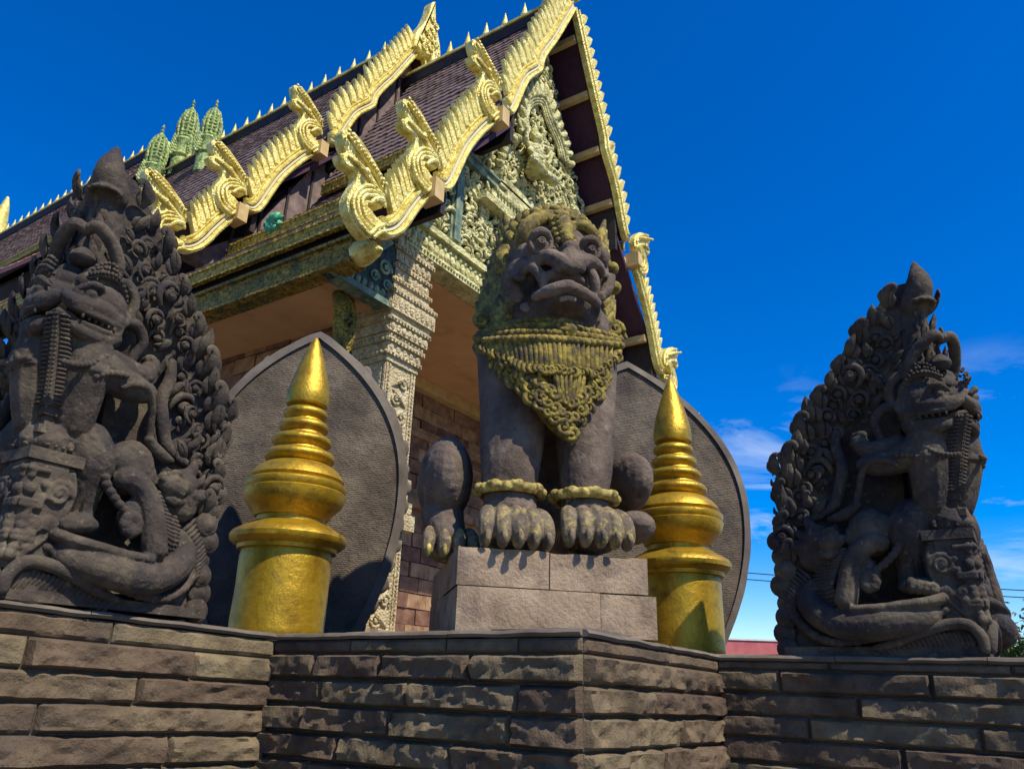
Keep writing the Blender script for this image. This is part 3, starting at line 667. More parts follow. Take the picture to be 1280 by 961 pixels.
# the standing beast
b = M(); FAT = .80
TT(b, [(115, 432, .06), (108, 460, .05), (98, 500, .02), (90, 535, -.02)], [30, 34, 30, 26])
EE(b, 128, 465, .04, 34, 26); EE(b, 96, 548, -.04, 30, 26)
TT(b, [(100, 545, -.06), (112, 575, -.05), (105, 605, -.08), (99, 632, -.10), (96, 650, -.10)], [34, 36, 28, 22, 21])       # near leg
EE(b, 95, 654, -.04, 30, 15, 24)
for k in range(4): TT(b, [(82+k*8.5, 646, -.01), (81+k*9.5, 654, .04), (81+k*9.5, 663, .03)], [8, 9.5, 6.5], 9, 3)
TT(b, [(62, 545, -.02), (60, 580, -.06), (60, 620, -.1)], [26, 24, 20])
TT(b, [(125, 458, .06), (150, 478, .05), (172, 488, .04), (186, 492, .02)], [27, 24, 20, 15])        # arms
TT(b, [(135, 455, .0), (160, 466, .0), (178, 470, -.02), (190, 458, -.04)], [24, 21, 17, 14])
for k in range(4): TT(b, [(180+k*2, 452+k*4, -.05), (188+k*2, 448+k*5, -.01), (196, 454+k*4, -.05)], [6, 7, 5.5], 8, 3)
TT(b, [(88, 540, .0), (102, 545, .03), (114, 544, .01)], [5, 7, 4]); TT(b, [(80, 558, .0), (95, 552, .02), (108, 540, .02)], [5, 6, 4])     # belt knot
# head with long jaws, half of it on each face of the corner
def Lc(m, pts, rs, n=12, k=4): m.tube([(u_, -w_, z_) for u_, w_, z_ in pts], rs, n, k)
hb_ = b; b = M()
b.ell((.10, -.03, 1.41), (.18, .16, .15), nu=20, nv=14); b.ell((.16, -.04, 1.33), (.12, .14, .12), nu=16, nv=12)
Lc(b, [(.12, .04, 1.24), (.13, .03, 1.12), (.13, .03, 1.0)], [.12, .13, .15])
Lc(b, [(.18, .09, 1.35), (.08, .14, 1.35), (-.02, .155, 1.34), (-.09, .145, 1.345), (-.14, .13, 1.375), (-.155, .13, 1.40)], [.075, .068, .058, .048, .036, .018])
Lc(b, [(.23, .11, 1.285), (.13, .165, 1.295), (.03, .19, 1.29), (-.07, .17, 1.305), (-.13, .14, 1.33)], [.020, .021, .021, .019, .013], 8)
Lc(b, [(.22, .08, 1.25), (.15, .11, 1.205), (.05, .135, 1.195), (-.03, .135, 1.205), (-.07, .125, 1.235)], [.060, .055, .045, .036, .018])
Lc(b, [(.22, .13, 1.255), (.12, .165, 1.235), (.02, .17, 1.235), (-.05, .15, 1.25)], [.014, .015, .015, .010], 8)
b.ell((-.02, -.175, 1.405), (.040, .035, .034)); b.ell((-.02, -.20, 1.405), (.018, .014, .016)); b.ell((.06, -.15, 1.42), (.045, .04, .04))
Lc(b, [(.06, .15, 1.44), (.02, .19, 1.462), (-.04, .195, 1.458), (-.085, .165, 1.42)], [.016, .022, .022, .012], 8); Lc(b, [(.05, .17, 1.375), (-.01, .195, 1.368), (-.06, .18, 1.378)], [.010, .012, .008], 8)
b.ell((-.085, -.165, 1.365), (.026, .024, .022)); b.ell((-.12, -.15, 1.345), (.02, .02, .018))
spiral(b, (.205, -.125, 1.285), .048, .03, 1.3, .36, 1.2, 1); spiral(b, (.17, -.125, 1.45), .045, .03, 1.2, .36, .4, -1)
Lc(b, [(.24, .10, 1.33), (.27, .09, 1.39), (.25, .06, 1.46)], [.026, .030, .010], 8)
Lc(b, [(.26, .05, 1.40), (.22, .10, 1.51), (.12, .15, 1.565), (.02, .16, 1.555), (-.05, .15, 1.51)], [.016, .02, .02, .018, .014], 8)
b.ell((.09, -.02, 1.53), (.16, .12, .09)); b.ell((.06, -.02, 1.60), (.09, .08, .06))
b.v = [(v_-np.array([.06, -.03, 1.36]))*np.array([.80, .88, .86])+np.array([.045, -.045, 1.365]) for v_ in b.v]; hb_.merge(b); b = hb_
FAT = 1.
both('standing_beast', fuse(b, 'standing_beast', stele_m, .0068, 1, .006, .03))
FAT = 1.
# necklace and armband beads
m = M()
for k in range(11): t = k/10; m.ell(A(80+52*t, 452+8*math.sin(t*3)-8*t, .17-.03*abs(t-.3)), .016, nu=8, nv=6)
for k in range(7): t = k/6; m.ell(A(120+38*t, 470-4*math.sin(t*3), .15), .018, nu=8, nv=6)
both('bead_necklace', m.mesh('bead_necklace', stele_m)); m = M()
for row, (r0_, dz_, sc_) in enumerate(((.013, .012, 1.), (.0125, .048, .86), (.012, .085, .68))):
    q = catmull([(.06+(u_-.06)*sc_, -w_*(.55+.45*sc_)-.01, z_+dz_) for u_, w_, z_ in ((.25, .07, 1.40), (.22, .11, 1.50), (.12, .16, 1.565), (.02, .17, 1.555), (-.05, .155, 1.52))], 8)
    for k in range(17-row*3): m.ell(q[int(k/(16-row*3)*(len(q)-1))], r0_, nu=7, nv=5)
m.v = [(v_-np.array([.06, -.03, 1.36]))*np.array([.80, .88, .86])+np.array([.045, -.045, 1.365]) for v_ in m.v]
both('crown_beads', m.mesh('crown_beads', stele_m), None, 'stuff'); m = M()
for k in range(6): m.ell((.17-.042*k, -.165-.004*k, 1.268), (.010, .010, .016), nu=6, nv=5)
m.v = [(v_-np.array([.06, -.03, 1.36]))*np.array([.80, .88, .86])+np.array([.045, -.045, 1.365]) for v_ in m.v]
both('beast_teeth', m.mesh('beast_teeth', stele_m), None, 'stuff')
# ropes
m = M()
TT(m, [(106, 290, .06), (122, 283, .12), (139, 303, .13), (148, 330, .11), (143, 350, .08)], [6, 8, 8, 8, 7])
TT(m, [(146, 352, .06), (161, 358, .08), (168, 378, .07), (160, 397, .05), (159, 405, .05)], [6, 7, 7, 7, 6])
TT(m, [(158, 402, .05), (172, 408, .05), (178, 428, .03), (165, 448, .0), (160, 462, .0), (168, 474, .02)], [7, 7, 7, 6, 5, 4])
both('arched_rope', fuse(m, 'arched_rope', stele_m, .008, 2, .004, .03))
m = M()
TT(m, [(152, 484, .12), (168, 480, .13), (184, 486, .10), (190, 505, .06), (188, 530, .02), (187, 546, .0)], [4, 4.5, 5, 5, 5, 5])
EE(m, 187, 550, .0, 7, 4.5, 7)
TT(m, [(188, 552, .0), (196, 564, -.02), (207, 573, -.04), (216, 576, -.05)], [6, 8, 7, 3])
TT(m, [(214, 452, -.08), (212, 475, -.08), (201, 500, -.08), (203, 530, -.08), (207, 555, -.08), (222, 572, -.08), (244, 588, -.09), (262, 612, -.1)], [7, 8, 9, 9, 8, 6, 5, 3])
both('hanging_cord', fuse(m, 'hanging_cord', stele_m, .008, 2, .004, .03))
m = M(); m.lathe([(.004, .14), (.012, .10), (.014, .06), (.03, .045), (.055, .02), (.062, -.005), (.05, -.03), (.02, -.045)], 18, (-.045, -.045, 1.635)); kid(st, put('bell', m.mesh('bell', stele_m, True, 40), st, world=False))
# square trunk hanging on the ridge, beaded on both faces
m = M(); lev = []
for z_, c_, w_ in ((.87, .03, .165), (.95, .045, .165), (1.02, .062, .16), (1.09, .08, .155), (1.15, .097, .145), (1.21, .115, .135), (1.255, .132, .12), (1.285, .14, .10), (1.305, .128, .06)): lev.append((z_, c_, w_))
v = []
for z_, c_, w_ in lev: v += [(-c_, -c_, z_), (-c_+w_, -c_, z_), (-c_+w_, -c_+w_, z_), (-c_, -c_+w_, z_)]
m.add(v, [(4*i+j, 4*i+(j+1) % 4, 4*i+4+(j+1) % 4, 4*i+4+j) for i in range(len(lev)-1) for j in range(4)]+[(0, 3, 2, 1), tuple(4*(len(lev)-1)+j for j in range(4))])
for k in range(21):
    z_ = .885+.385*k/20; c_ = np.interp(z_, [l_[0] for l_ in lev], [l_[1] for l_ in lev]); w_ = np.interp(z_, [l_[0] for l_ in lev], [l_[2] for l_ in lev])
    for sw in (0, 1):
        def XY(a, b_, z): return (a, b_, z) if sw == 0 else (b_, a, z)
        m.tube([XY(-c_+w_*.22, -c_-.002, z_), XY(-c_+w_*.42, -c_-.012, z_), XY(-c_+w_*.60, -c_-.002, z_)], [.007, .010, .007], 7, 2)
        m.ell(XY(-c_+w_*.85, -c_, z_), .0095, nu=7, nv=5); m.ell(XY(-c_+w_*.06, -c_, z_), .008, nu=6, nv=4)
kid(st, put('beaded_trunk', m.mesh('beaded_trunk', stele_m, True, 40), st, world=False))
for z0, z1, e, a_ in ((.83, .88, .02, .125), (.775, .83, .0, .115), (.735, .775, .035, .14), (.665, .735, .01, .13), (.61, .665, .05, .155)):
    m = M(); m.box((-e, -e, z0), (a_+e, a_+e, z1))
    kid(st, put('pendant_band', m.mesh('pendant_band', stele_m, False), st, world=False))
m = M()
for k in range(4): m.ell((.02+k*.036, -.02, .70), (.024, .03, .026), nu=10, nv=8); m.ell((.02+k*.036, -.03, .685), (.012, .03, .012), nu=8, nv=6)
both('pendant_bead', m.mesh('pendant_bead', stele_m))
m = M(); m.prism([(-.04, .61), (.185, .61), (.21, .52), (.20, .42), (.165, .32), (.11, .24), (.05, .16), (-.02, .12)], -.03, .15, .012)
def sp(m, u, v_, r_, w=.02, t=1.7, sg=1, a0=0, y=0.): spiral(m, (u, y, v_), r_, w, t, .22, a0, sg)
sp(m, .125, .475, .065, y=-.04); sp(m, .045, .33, .045, sg=-1, y=-.04); sp(m, .115, .33, .035, y=-.04); sp(m, .05, .22, .03, y=-.04)
m.tube([(.175, -.03, .58), (.195, -.035, .50), (.185, -.035, .42), (.15, -.035, .33), (.095, -.035, .25), (.02, -.035, .17)], .012, 8, 3)
for z_ in (.565, .42, .40, .275, .255): m.tube([(-.03, -.045, z_), (.06, -.045, z_)], .014, 8, 1)
for k in range(14): m.ell((random.uniform(-.02, .06), -.035, .15+.42*k/13), random.uniform(.018, .03), nu=8, nv=6)
both('pendant_panel', fuse(m, 'pendant_panel', stele_m, .007, 1))
# coiled serpent seat and the small makara
m = M()
EE(m, 160, 585, -.06, 30, 34, 26); EE(m, 150, 575, -.02, 17, 18, 16); EE(m, 172, 598, -.06, 22, 24, 20)
TT(m, [(150, 598, .0), (165, 600, .02), (182, 618, .03), (190, 645, .04), (192, 675, .05), (193, 692, .05)], [14, 14, 14, 14, 15, 15], 12, 4)
EE(m, 207, 600, -.08, 15, 12, 14); EE(m, 205, 598, -.02, 6, 6, 6)
for k in range(9): TT(m, [(200+k*2.6, 588+k*1.0, -.06), (206+k*3.2, 584+k*2.0, -.05), (212+k*3.0, 592+k*2.6, -.07)], [2.2, 2.8, 2], 7, 2)
EE(m, 224, 632, -.07, 22, 22, 20); TT(m, [(228, 628, -.03), (243, 622, -.05), (256, 620, -.07), (264, 618, -.09)], [13, 12, 8, 3])
EE(m, 228, 608, -.06, 10, 8, 8)
EE(m, 226, 606, -.04, 20, 20, 20); TT(m, [(222, 612, .0), (211, 606, .02), (203, 603, .01)], [15, 13, 9]); EE(m, 219, 600, .05, 6, 6, 6); EE(m, 205, 599, .04, 5, 4, 5)
TT(m, [(206, 613, .02), (214, 618, .03), (224, 620, .02)], [3, 3.5, 3], 8, 3); TT(m, [(207, 620, .01), (216, 626, .02), (226, 627, .0)], [6, 7, 6], 8, 3)
TT(m, [(212, 594, .04), (220, 590, .05), (228, 596, .03)], [3, 4, 3], 8, 3); TT(m, [(230, 598, .0), (240, 588, -.02), (244, 574, -.04)], [9, 8, 2]); TT(m, [(236, 606, .0), (248, 604, -.03), (256, 594, -.05)], [7, 6, 2]); TT(m, [(238, 618, .0), (250, 622, -.03), (260, 614, -.05)], [8, 7, 2])
TT(m, [(72, 684, -.04), (80, 692, .02), (100, 702, .05), (135, 712, .07), (170, 722, .06), (196, 722, .03), (220, 708, -.02), (228, 690, -.05), (222, 668, -.06)], [10, 15, 18, 20, 20, 19, 19, 17, 10], 14, 4)
TT(m, [(66, 668, .02), (90, 676, .07), (120, 684, .09), (155, 694, .09), (188, 700, .08)], [8, 7.5, 7, 7, 6], 10, 4, 1.6)
TT(m, [(160, 650, .0), (166, 630, .0)], [14, 10]); 
both('coiled_serpent', fuse(m, 'coiled_serpent', stele_m, .0068, 1, .006, .03))
m = M()
for k, (x, y) in enumerate(((131, 596), (133, 605), (138, 614), (143, 622), (149, 630), (156, 637))): EE(m, x, y, .03, 6.4, 5, 6)
for k in range(8): a = k*.8; EE(m, 164+7*math.cos(a), 655+10*math.sin(a), .03, 8, 8, 8)
both('tassel', fuse(m, 'tassel', stele_m, .007, 1))
m = M()
for row in range(2):
    for k in range(17):
        t = k/16; x = 196+row*10+12*math.sin(t*1.9)-row*2; y = 615+row*3+80*t
        if t > .7: x -= (t-.7)*50; 
        TT(m, [(x, y, .02-row*.03), (x+8, y+2+5*t, .0-row*.03), (x+13, y+2+6*t, -.04-row*.03)], [2.6, 3.2, 1.6], 7, 2)
for k in range(13):
    t = k/12; x = 232+14*math.sin(t*2.2); y = 655+62*t
    TT(m, [(x-6, y+10, -.06), (x+3, y+3, -.04), (x+14, y-9, -.10)], [2.2, 3.0, 1.6], 7, 2)
both('feather', m.mesh('feather', stele_m))
rope_pts = catmull([A(60, 684, .02), A(100, 706, .05), A(130, 722, .05), A(165, 740, .05), A(200, 748, .02), A(225, 738, -.02), A(240, 718, -.06), A(246, 695, -.08), A(247, 672, -.1)], 8)
m = M()
for k, p in enumerate(rope_pts[::2]): m.ell(p+np.array([0, -.0, .0]), (.032, .03, .024+.004*(k % 2)), nu=10, nv=8)
both('bead_border', fuse(m, 'bead_border', stele_m, .008, 1))
m = M()
TT(m, [(2, 738, .03), (10, 718, .04), (32, 702, .05), (62, 706, .05), (95, 722, .05), (125, 740, .04), (150, 752, .02)], [6, 7, 7, 7, 7, 6, 4])
for k in range(19):
    t = k/18; x = 18+118*t; y = 722+28*t*t
    TT(m, [(x+10, y-6+4*t, .03), (x+2, y+4, .02), (x-8, y+20-6*t, .0)], [2.6, 3.2, 3], 7, 2)
m.box(A(0, 752, -.0)*0+np.array([.0, -.02, 0]), (1.02, .16, .05))
both('base_scroll', m.mesh('base_scroll', stele_m, True, 40))
# flame leaves: curled, budded and shelled kinds, shared meshes
k1 = M(); k1.tube([(0, .35, -.15), (.12, .05, .2), (.16, -.18, .58), (.06, -.34, .95), (-.16, -.42, 1.06), (-.32, -.44, .92), (-.28, -.42, .74)], [.18, .30, .34, .24, .17, .13, .09], 10, 3, .62); k1.tube([(-.28, .2, -.1), (-.36, 0, .25), (-.26, -.15, .55)], [.12, .17, .04], 7, 3, .6); k1.tube([(.3, .1, 0), (.52, -.06, .36), (.5, -.2, .72)], [.1, .15, .04], 7, 3, .6)
k2 = M(); k2.tube([(0, .35, -.1), (.02, .0, .35), (.04, -.2, .75), (.0, -.32, 1.2)], [.2, .34, .28, .03], 10, 3, .6); k2.tube([(0, -.0, .1), (.03, -.26, .5), (.02, -.42, .9)], [.05, .07, .03], 6, 3); k2.tube([(-.32, .1, -.05), (-.46, -.08, .3), (-.34, -.18, .66)], [.12, .16, .03], 8, 3, .6)
k3 = M(); k3.ell((.05, -.05, .45), (.34, .30, .34), nu=12, nv=8); spiral(k3, (.05, -.28, .45), .22, .06, 1.2, .3); k3.tube([(-.45, .1, .0), (-.56, -.1, .4), (-.44, -.2, .82), (-.05, -.26, 1.04), (.36, -.2, .92), (.55, -.15, .66)], [.08, .16, .18, .17, .13, .05], 8, 3, .7); k3.tube([(.3, .1, -.05), (.52, -.05, .1), (.6, -.12, .4)], [.1, .13, .04], 7, 2)
k4 = M(); k4.tube([(0, .3, .5), (0, -.02, .5), (0, -.12, .5), (0, -.15, .5)], [.54, .54, .46, .30], 16, 1, 1, (0, 0, 1)); k4.ell((.02, -.14, .55), (.26, .1, .26), nu=10, nv=6)
LEAF = [kk.mesh('flame_leaf', stele_m, True, 60) for kk in (k1, k2, k3, k4)]
rnd = random.Random(5)
# inner limit of the leafy field, read off the frontal view of the right-hand carving
lim = [(1190, 436), (1160, 436), (1128, 455), (1112, 498), (1080, 520), (1052, 545), (1040, 585), (1034, 630), (1012, 648), (985, 655), (960, 657)]
LM = np.array([(q[1]-.27, q[2]-.225) for q in (onx(x_, y_, 5.02) for x_, y_ in lim)])[::-1]
spots = []
for k in range(9): spots.append((1.015+.012*math.sin(k*2.1), .03+.092*k, .115*rnd.uniform(.9, 1.15), rnd.uniform(-.2, .2), 3, .0))
for k in range(7): spots.append((.965, .62+.07*k*0+.09*k, .10, rnd.uniform(-.3, .3), 2 if k % 2 else 0, .02))
for k in range(15):                                 # the outer edge row
    t = k/14; z = .80+1.34*t; u = np.interp(z, OUT[:, 1], OUT[:, 0])-.045
    spots.append((u, z, .118*rnd.uniform(.8, 1.2)*(1-.15*t), rnd.uniform(-.2, .3)-.38*max(0, t), (0, 1, 0, 1)[k % 4], .02))
row = 0; z = .72
while z < 2.16:
    ue = np.interp(z, OUT[:, 1], OUT[:, 0])-.13; u = ue-rnd.uniform(0, .03)
    ul = np.interp(z, LM[:, 1], LM[:, 0]) if z < LM[-1, 1] else .16
    while u > ul+.03:
        spots.append((u+rnd.uniform(-.02, .02), z+rnd.uniform(-.025, .025), (.112 if rnd.random() < .25 else .072)*rnd.uniform(.85, 1.15), rnd.uniform(-1.1, .9)-.1, rnd.choice((0, 1, 2, 2, 2, 1)), 0.))
        u -= .088
    z += .080
for k, z_ in enumerate((1.64, 1.74, 1.83, 1.92, 2.0)):
    sz_ = .125-.011*k
    kid(st, put('flame_leaf', LEAF[1], st, Matrix.Translation((.015, .015, z_-.03)) @ Matrix.Rotation(R(-45), 4, 'Z') @ Matrix.Diagonal((sz_, sz_*.8, sz_*1.1, 1)), world=False))
    for u_ in (.085, .16): both('flame_leaf', LEAF[1 if k % 2 else 0], Matrix.Translation((u_, .0+.03, z_-.06)) @ Matrix.Rotation(-.15, 4, 'Y') @ Matrix.Diagonal((sz_*.72, sz_*.6, sz_*.9, 1)))
for (u, z, s_, rot, kd, ex) in spots:
    w = wback(z, u)+.02+ex+rnd.uniform(-.015, .03)
    fl_ = rnd.choice((1, 1, 1, -1)) if ex == 0 else 1
    m4 = Matrix.Translation((u, -w, z-.05)) @ Matrix.Rotation(rot, 4, 'Y') @ Matrix.Diagonal((s_*fl_, s_*.9, s_, 1))
    both('flame_leaf', LEAF[kd], m4)
print('leaf spots', len(spots))
st2 = thing('carved_antefix', 'shaded carved stone beast leaf on the right-hand wall with open sky behind', 'stone carving', (4.9, .27, .225), 0, 'carved corner leaves on the wall')
for o_ in KIDS['carved_antefix']:
    c_ = o_.copy(); C.objects.link(c_); c_.parent = st2

# ---------------------------------------------------------------- temple with stepped gable roofs
YB, YG = 5.0, 5.6                                   # planes of the barge boards and of the gable wall
XC = 8.9
tm = thing('temple', 'Thai temple hall with steep tiled roofs, gilded gable boards and carved green-gold pediment', 'temple', (8.9, 9, EYE))
def part(name, me, parent=tm, m4=None, kind=None):
    o_ = put(name, me, parent, m4, world=(parent is tm))
    if kind: o_['kind'] = kind
    return kid(parent, o_)
def G(px_, py_, Y=YB): q = ony(px_, py_, Y); return np.array([q[0], q[2]])
REAR = Matrix.Translation((-.08, 3.5, .86))
MX = Matrix(((-1, 0, 0, 2*XC), (0, 1, 0, 0), (0, 0, 1, 0), (0, 0, 0, 1)))
tiers = [[(628, 141), (635, 146), (642, 134), (649, 117), (657, 103), (671, 93), (674, 80), (681, 68), (692, 53), (714, 17)],
         [(540, 236), (547, 241), (555, 241), (562, 232), (570, 214), (581, 192), (597, 172), (613, 157), (620, 150)],
         [(466, 292), (474, 299), (483, 300), (494, 295), (504, 284), (512, 272), (522, 259), (533, 247)]]
paths = []
for k, t in enumerate(tiers):
    P = np.array([G(*p) for p in t])
    if k == 0: P[-1] = (XC+.02, 11.12)
    paths.append(catmull(P, 5))
def front(y): return YB-y
prof_g = [(0, front(.0)), (0, front(.10)), (.025, front(.12)), (.045, front(.085)), (.06, front(.085)), (.07, front(.06)), (.115, front(.06)), (.125, front(.11)), (.15, front(.12)), (.165, front(.07)), (.18, front(.07)), (.20, front(.10)), (.225, front(.05)), (.225, front(.0))]
prof_c = [(.072, front(.058)), (.076, front(.085)), (.109, front(.085)), (.113, front(.058))]
blade_pts = [(-.5, 0), (-.53, .3), (-.52, .6), (-.46, .82), (-.40, 1.04), (-.12, .95), (.18, .80), (.38, .6), (.47, .35), (.48, 0)]
bl = M(); P_ = np.array(blade_pts); n = len(P_); cen = P_.mean(0)
v = [(x, -.3, z) for x, z in cen+(P_-cen)*.78]+[(x, -.12, z) for x, z in P_]+[(x, .25, z) for x, z in P_]
f = [tuple(range(n))]+[(j, (j+1) % n, n+(j+1) % n, n+j) for j in range(n)]+[(n+j, n+(j+1) % n, 2*n+(j+1) % n, 2*n+j) for j in range(n)]+[tuple(range(3*n-1, 2*n-1, -1))]
bl.add(v, f); BLADE = bl.mesh('flame_blade', gild_m, False)
# naga head outline, traced once and used at every step of the boards
nz_px = [(430, 905), (350, 925), (290, 880), (225, 780), (192, 690), (186, 620), (210, 560), (248, 495), (266, 440), (240, 392), (190, 370), (152, 330), (130, 262), (165, 255), (182, 240), (160, 190), (150, 110), (160, 76), (205, 92), (270, 150), (330, 232), (385, 315), (430, 405), (470, 500), (488, 585), (484, 640), (462, 690), (415, 668), (360, 664), (345, 672), (375, 700), (400, 740), (450, 790), (490, 830), (470, 890)]
def nz(x, y, Y=YB): return G(400+x/6.4, 140+y/6.4, Y)
NA = nz(440, 900)
nm = M(); outl = [nz(*p)-NA for p in nz_px]
outl = catmull(np.array(outl+[outl[0]]), 2)[:-1]
nm.prism(outl, -.06, .07, .02)
def nt_(pts, r, y=-.075):
    nm.tube([(*(nz(*p)-NA)[:1], y, (nz(*p)-NA)[1]) for p in pts], r, 8, 4)
for d_, r_ in ((0, .024), (38, .022), (76, .022)):
    nt_([(340+d_*1.1, 900-d_*.3), (245+d_, 780), (212+d_, 650), (250+d_*.8, 560+d_*.5), (330+d_*.3, 520+d_), (410, 560+d_*.6), (455, 610+d_*.5)], r_)
nt_([(455, 560), (400, 440), (330, 330), (250, 220), (180, 120)], [.03, .035, .035, .03, .012]); nt_([(430, 600), (360, 480), (300, 400), (235, 330), (180, 285)], [.03, .03, .03, .025, .012])
nt_([(470, 590), (440, 470), (375, 350), (300, 225), (215, 115)], [.022]*5)
for k in range(14):
    t = k/13; x = 470-290*t; y = 520-420*t**.95; nm.ell((*(nz(x-20, y)-NA)[:1], -.12, (nz(x-20, y)-NA)[1]), .022, nu=7, nv=5)
nm.ell((*(nz(300, 420)-NA)[:1], -.12, (nz(300, 420)-NA)[1]), (.04, .03, .04))
nt_([(350, 660), (400, 625), (450, 640), (470, 690)], [.02, .03, .03, .016])
nt_([(350, 900), (400, 850), (455, 830)], .026); nt_([(380, 925), (420, 890), (470, 880)], .022)
NAGA = nm.mesh('naga_finial', gild_m, True, 40)
BLK = M().box((-.07, -.16, -.12), (.09, .10, .14)).mesh('bracket_block', beam_m, False)
def variant(vm, rear):
    for k, P in enumerate(paths):
        bo = part('gable_board', MG[k], tm, vm)
        def sub(name, me, m4, bo=bo): o_ = put(name, me, bo, m4, world=False); kid(bo, o_)
        sub('cream_stripe', MC[k], Matrix.Identity(4))
        d = np.concatenate([[0], np.cumsum(np.linalg.norm(np.diff(P, axis=0), axis=1))]); Lh = d[-1]
        cnt = (19, 12, 7)[k]; s0 = (.30, .34, .42)[k]; s1 = Lh-(.10 if k == 0 else .12)
        for j in range(cnt):
            s = s0+(s1-s0)*(j+.5)/cnt; p = np.array([np.interp(s, d, P[:, 0]), np.interp(s, d, P[:, 1])])
            q = np.array([np.interp(s+.05, d, P[:, 0]), np.interp(s+.05, d, P[:, 1])]); T_ = (q-p)/np.linalg.norm(q-p); N_ = np.array([-T_[1], T_[0]])
            D_ = N_*.55+np.array([0, 1.])*.75; D_ /= np.linalg.norm(D_); b0 = p+N_*.19
            wd = (s1-s0)/cnt*.92; ang = math.atan2(D_[0], D_[1])
            hgt = .40*(1 if j > 0 else .75)
            m4 = Matrix.Translation((b0[0], YB-.05, b0[1])) @ Matrix.Rotation(ang, 4, 'Y') @ Matrix.Diagonal((wd*.9, .14, hgt, 1))
            sub('flame_blade', BLADE, m4)
    for k, (ax, ay) in enumerate(((613, 152), (533, 243), (463, 296))):
        a_ = G(ax, ay); part('naga_finial', NAGA, tm, vm @ Matrix.Translation((a_[0]+.02, YB-.06, a_[1])))
        if k < 2: b_ = G(*((616, 152), (531, 244))[k]); part('bracket_block', BLK, tm, vm @ Matrix.Translation((b_[0], YB-.05, b_[1])))
MG = [M().sweep(P, prof_g).mesh('gable_board', gild_m, True, 30) for P in paths]
MC = [M().sweep(P, prof_c).mesh('cream_stripe', cream_m, True, 30) for P in paths]
variant(Matrix.Identity(4), False); variant(MX, False); variant(REAR, True)
variant(REAR @ MX, True)
# chofa (finial at each gable apex)
cf = M()
cpx = [(962, 395), (968, 320), (990, 270), (1040, 215), (1075, 150), (1095, 90), (1105, 50), (1128, 46), (1130, 100), (1132, 200), (1140, 270), (1155, 350), (1166, 430), (1165, 520), (1140, 562), (1110, 500), (1060, 480), (1010, 450), (980, 410)]
CA = G(360+1045/6.4, 500/6.4, 8.5)
cz = [G(360+x/6.4, y/6.4, 8.5)-CA for x, y in cpx]; cz = catmull(np.array(cz+[cz[0]]), 2)[:-1]
cf.prism(cz, -.12, .12, .04)
rn = random.Random(3)
cmid = [(1030, 420), (1045, 380), (1080, 420), (1100, 480), (1075, 340), (1110, 400), (1050, 300), (1085, 270), (1110, 320), (1095, 200), (1130, 480), (1010, 350), (1120, 250)]
for k, (x, y) in enumerate(cmid):
    q = G(360+x/6.4, y/6.4, 8.5)-CA; spiral(cf, (q[0], -.14, q[1]), .09 if k < 7 else .07, .04, 1.2, .34, rn.uniform(0, 6))
for k in range(13):
    t = k/12; q = G(360+(1130+38*t)/6.4, (200+320*t)/6.4, 8.5)-CA; cf.ell((q[0]+.02, -.02, q[1]), (.04, .08, .035), nu=7, nv=5)
CH = cf.mesh('apex_finial', gild_m, True, 40)
part('apex_finial', CH, tm, Matrix.Translation((XC-.06, YB-.02, 11.55)))
part('apex_finial', CH, tm, Matrix.Translation((CA[0], 8.42, CA[1])))
# roof slopes; cross-sections follow the boards
RP = [[(XC, 11.32), (8.35, 10.25), (7.85, 9.35), (7.42, 8.45), (6.93, 7.50)],
      [(7.22, 7.50), (6.6, 6.75), (6.0, 6.05), (5.50, 5.62)],
      [(5.85, 5.50), (5.35, 5.0), (4.72, 4.62)]]
def slope_mesh(prof, y0, y1, th=.07):
    m = M(); P = np.array(prof); k = len(P); T_ = np.gradient(P, axis=0); N_ = np.stack([T_[:, 1], -T_[:, 0]], 1); N_ /= np.linalg.norm(N_, axis=1)[:, None]
    if N_[0][1] > 0: N_ = -N_
    v = [(p[0], y, p[1]) for y in (y0, y1) for p in P]+[(p[0]+n_[0]*th, y, p[1]+n_[1]*th) for y in (y0, y1) for p, n_ in zip(P, N_)]
    f = []
    for i in range(k-1): f += [(i, i+1, k+i+1, k+i), (2*k+i, 3*k+i, 3*k+i+1, 2*k+i+1), (i, 2*k+i, 2*k+i+1, i+1), (k+i, k+i+1, 3*k+i+1, 3*k+i)]
    f += [(0, k, 3*k, 2*k), (k-1, 3*k-1, 4*k-1, 2*k-1) if False else (k-1, 2*k+k-1, 3*k+k-1, k+k-1)]
    return m.add(v, f)
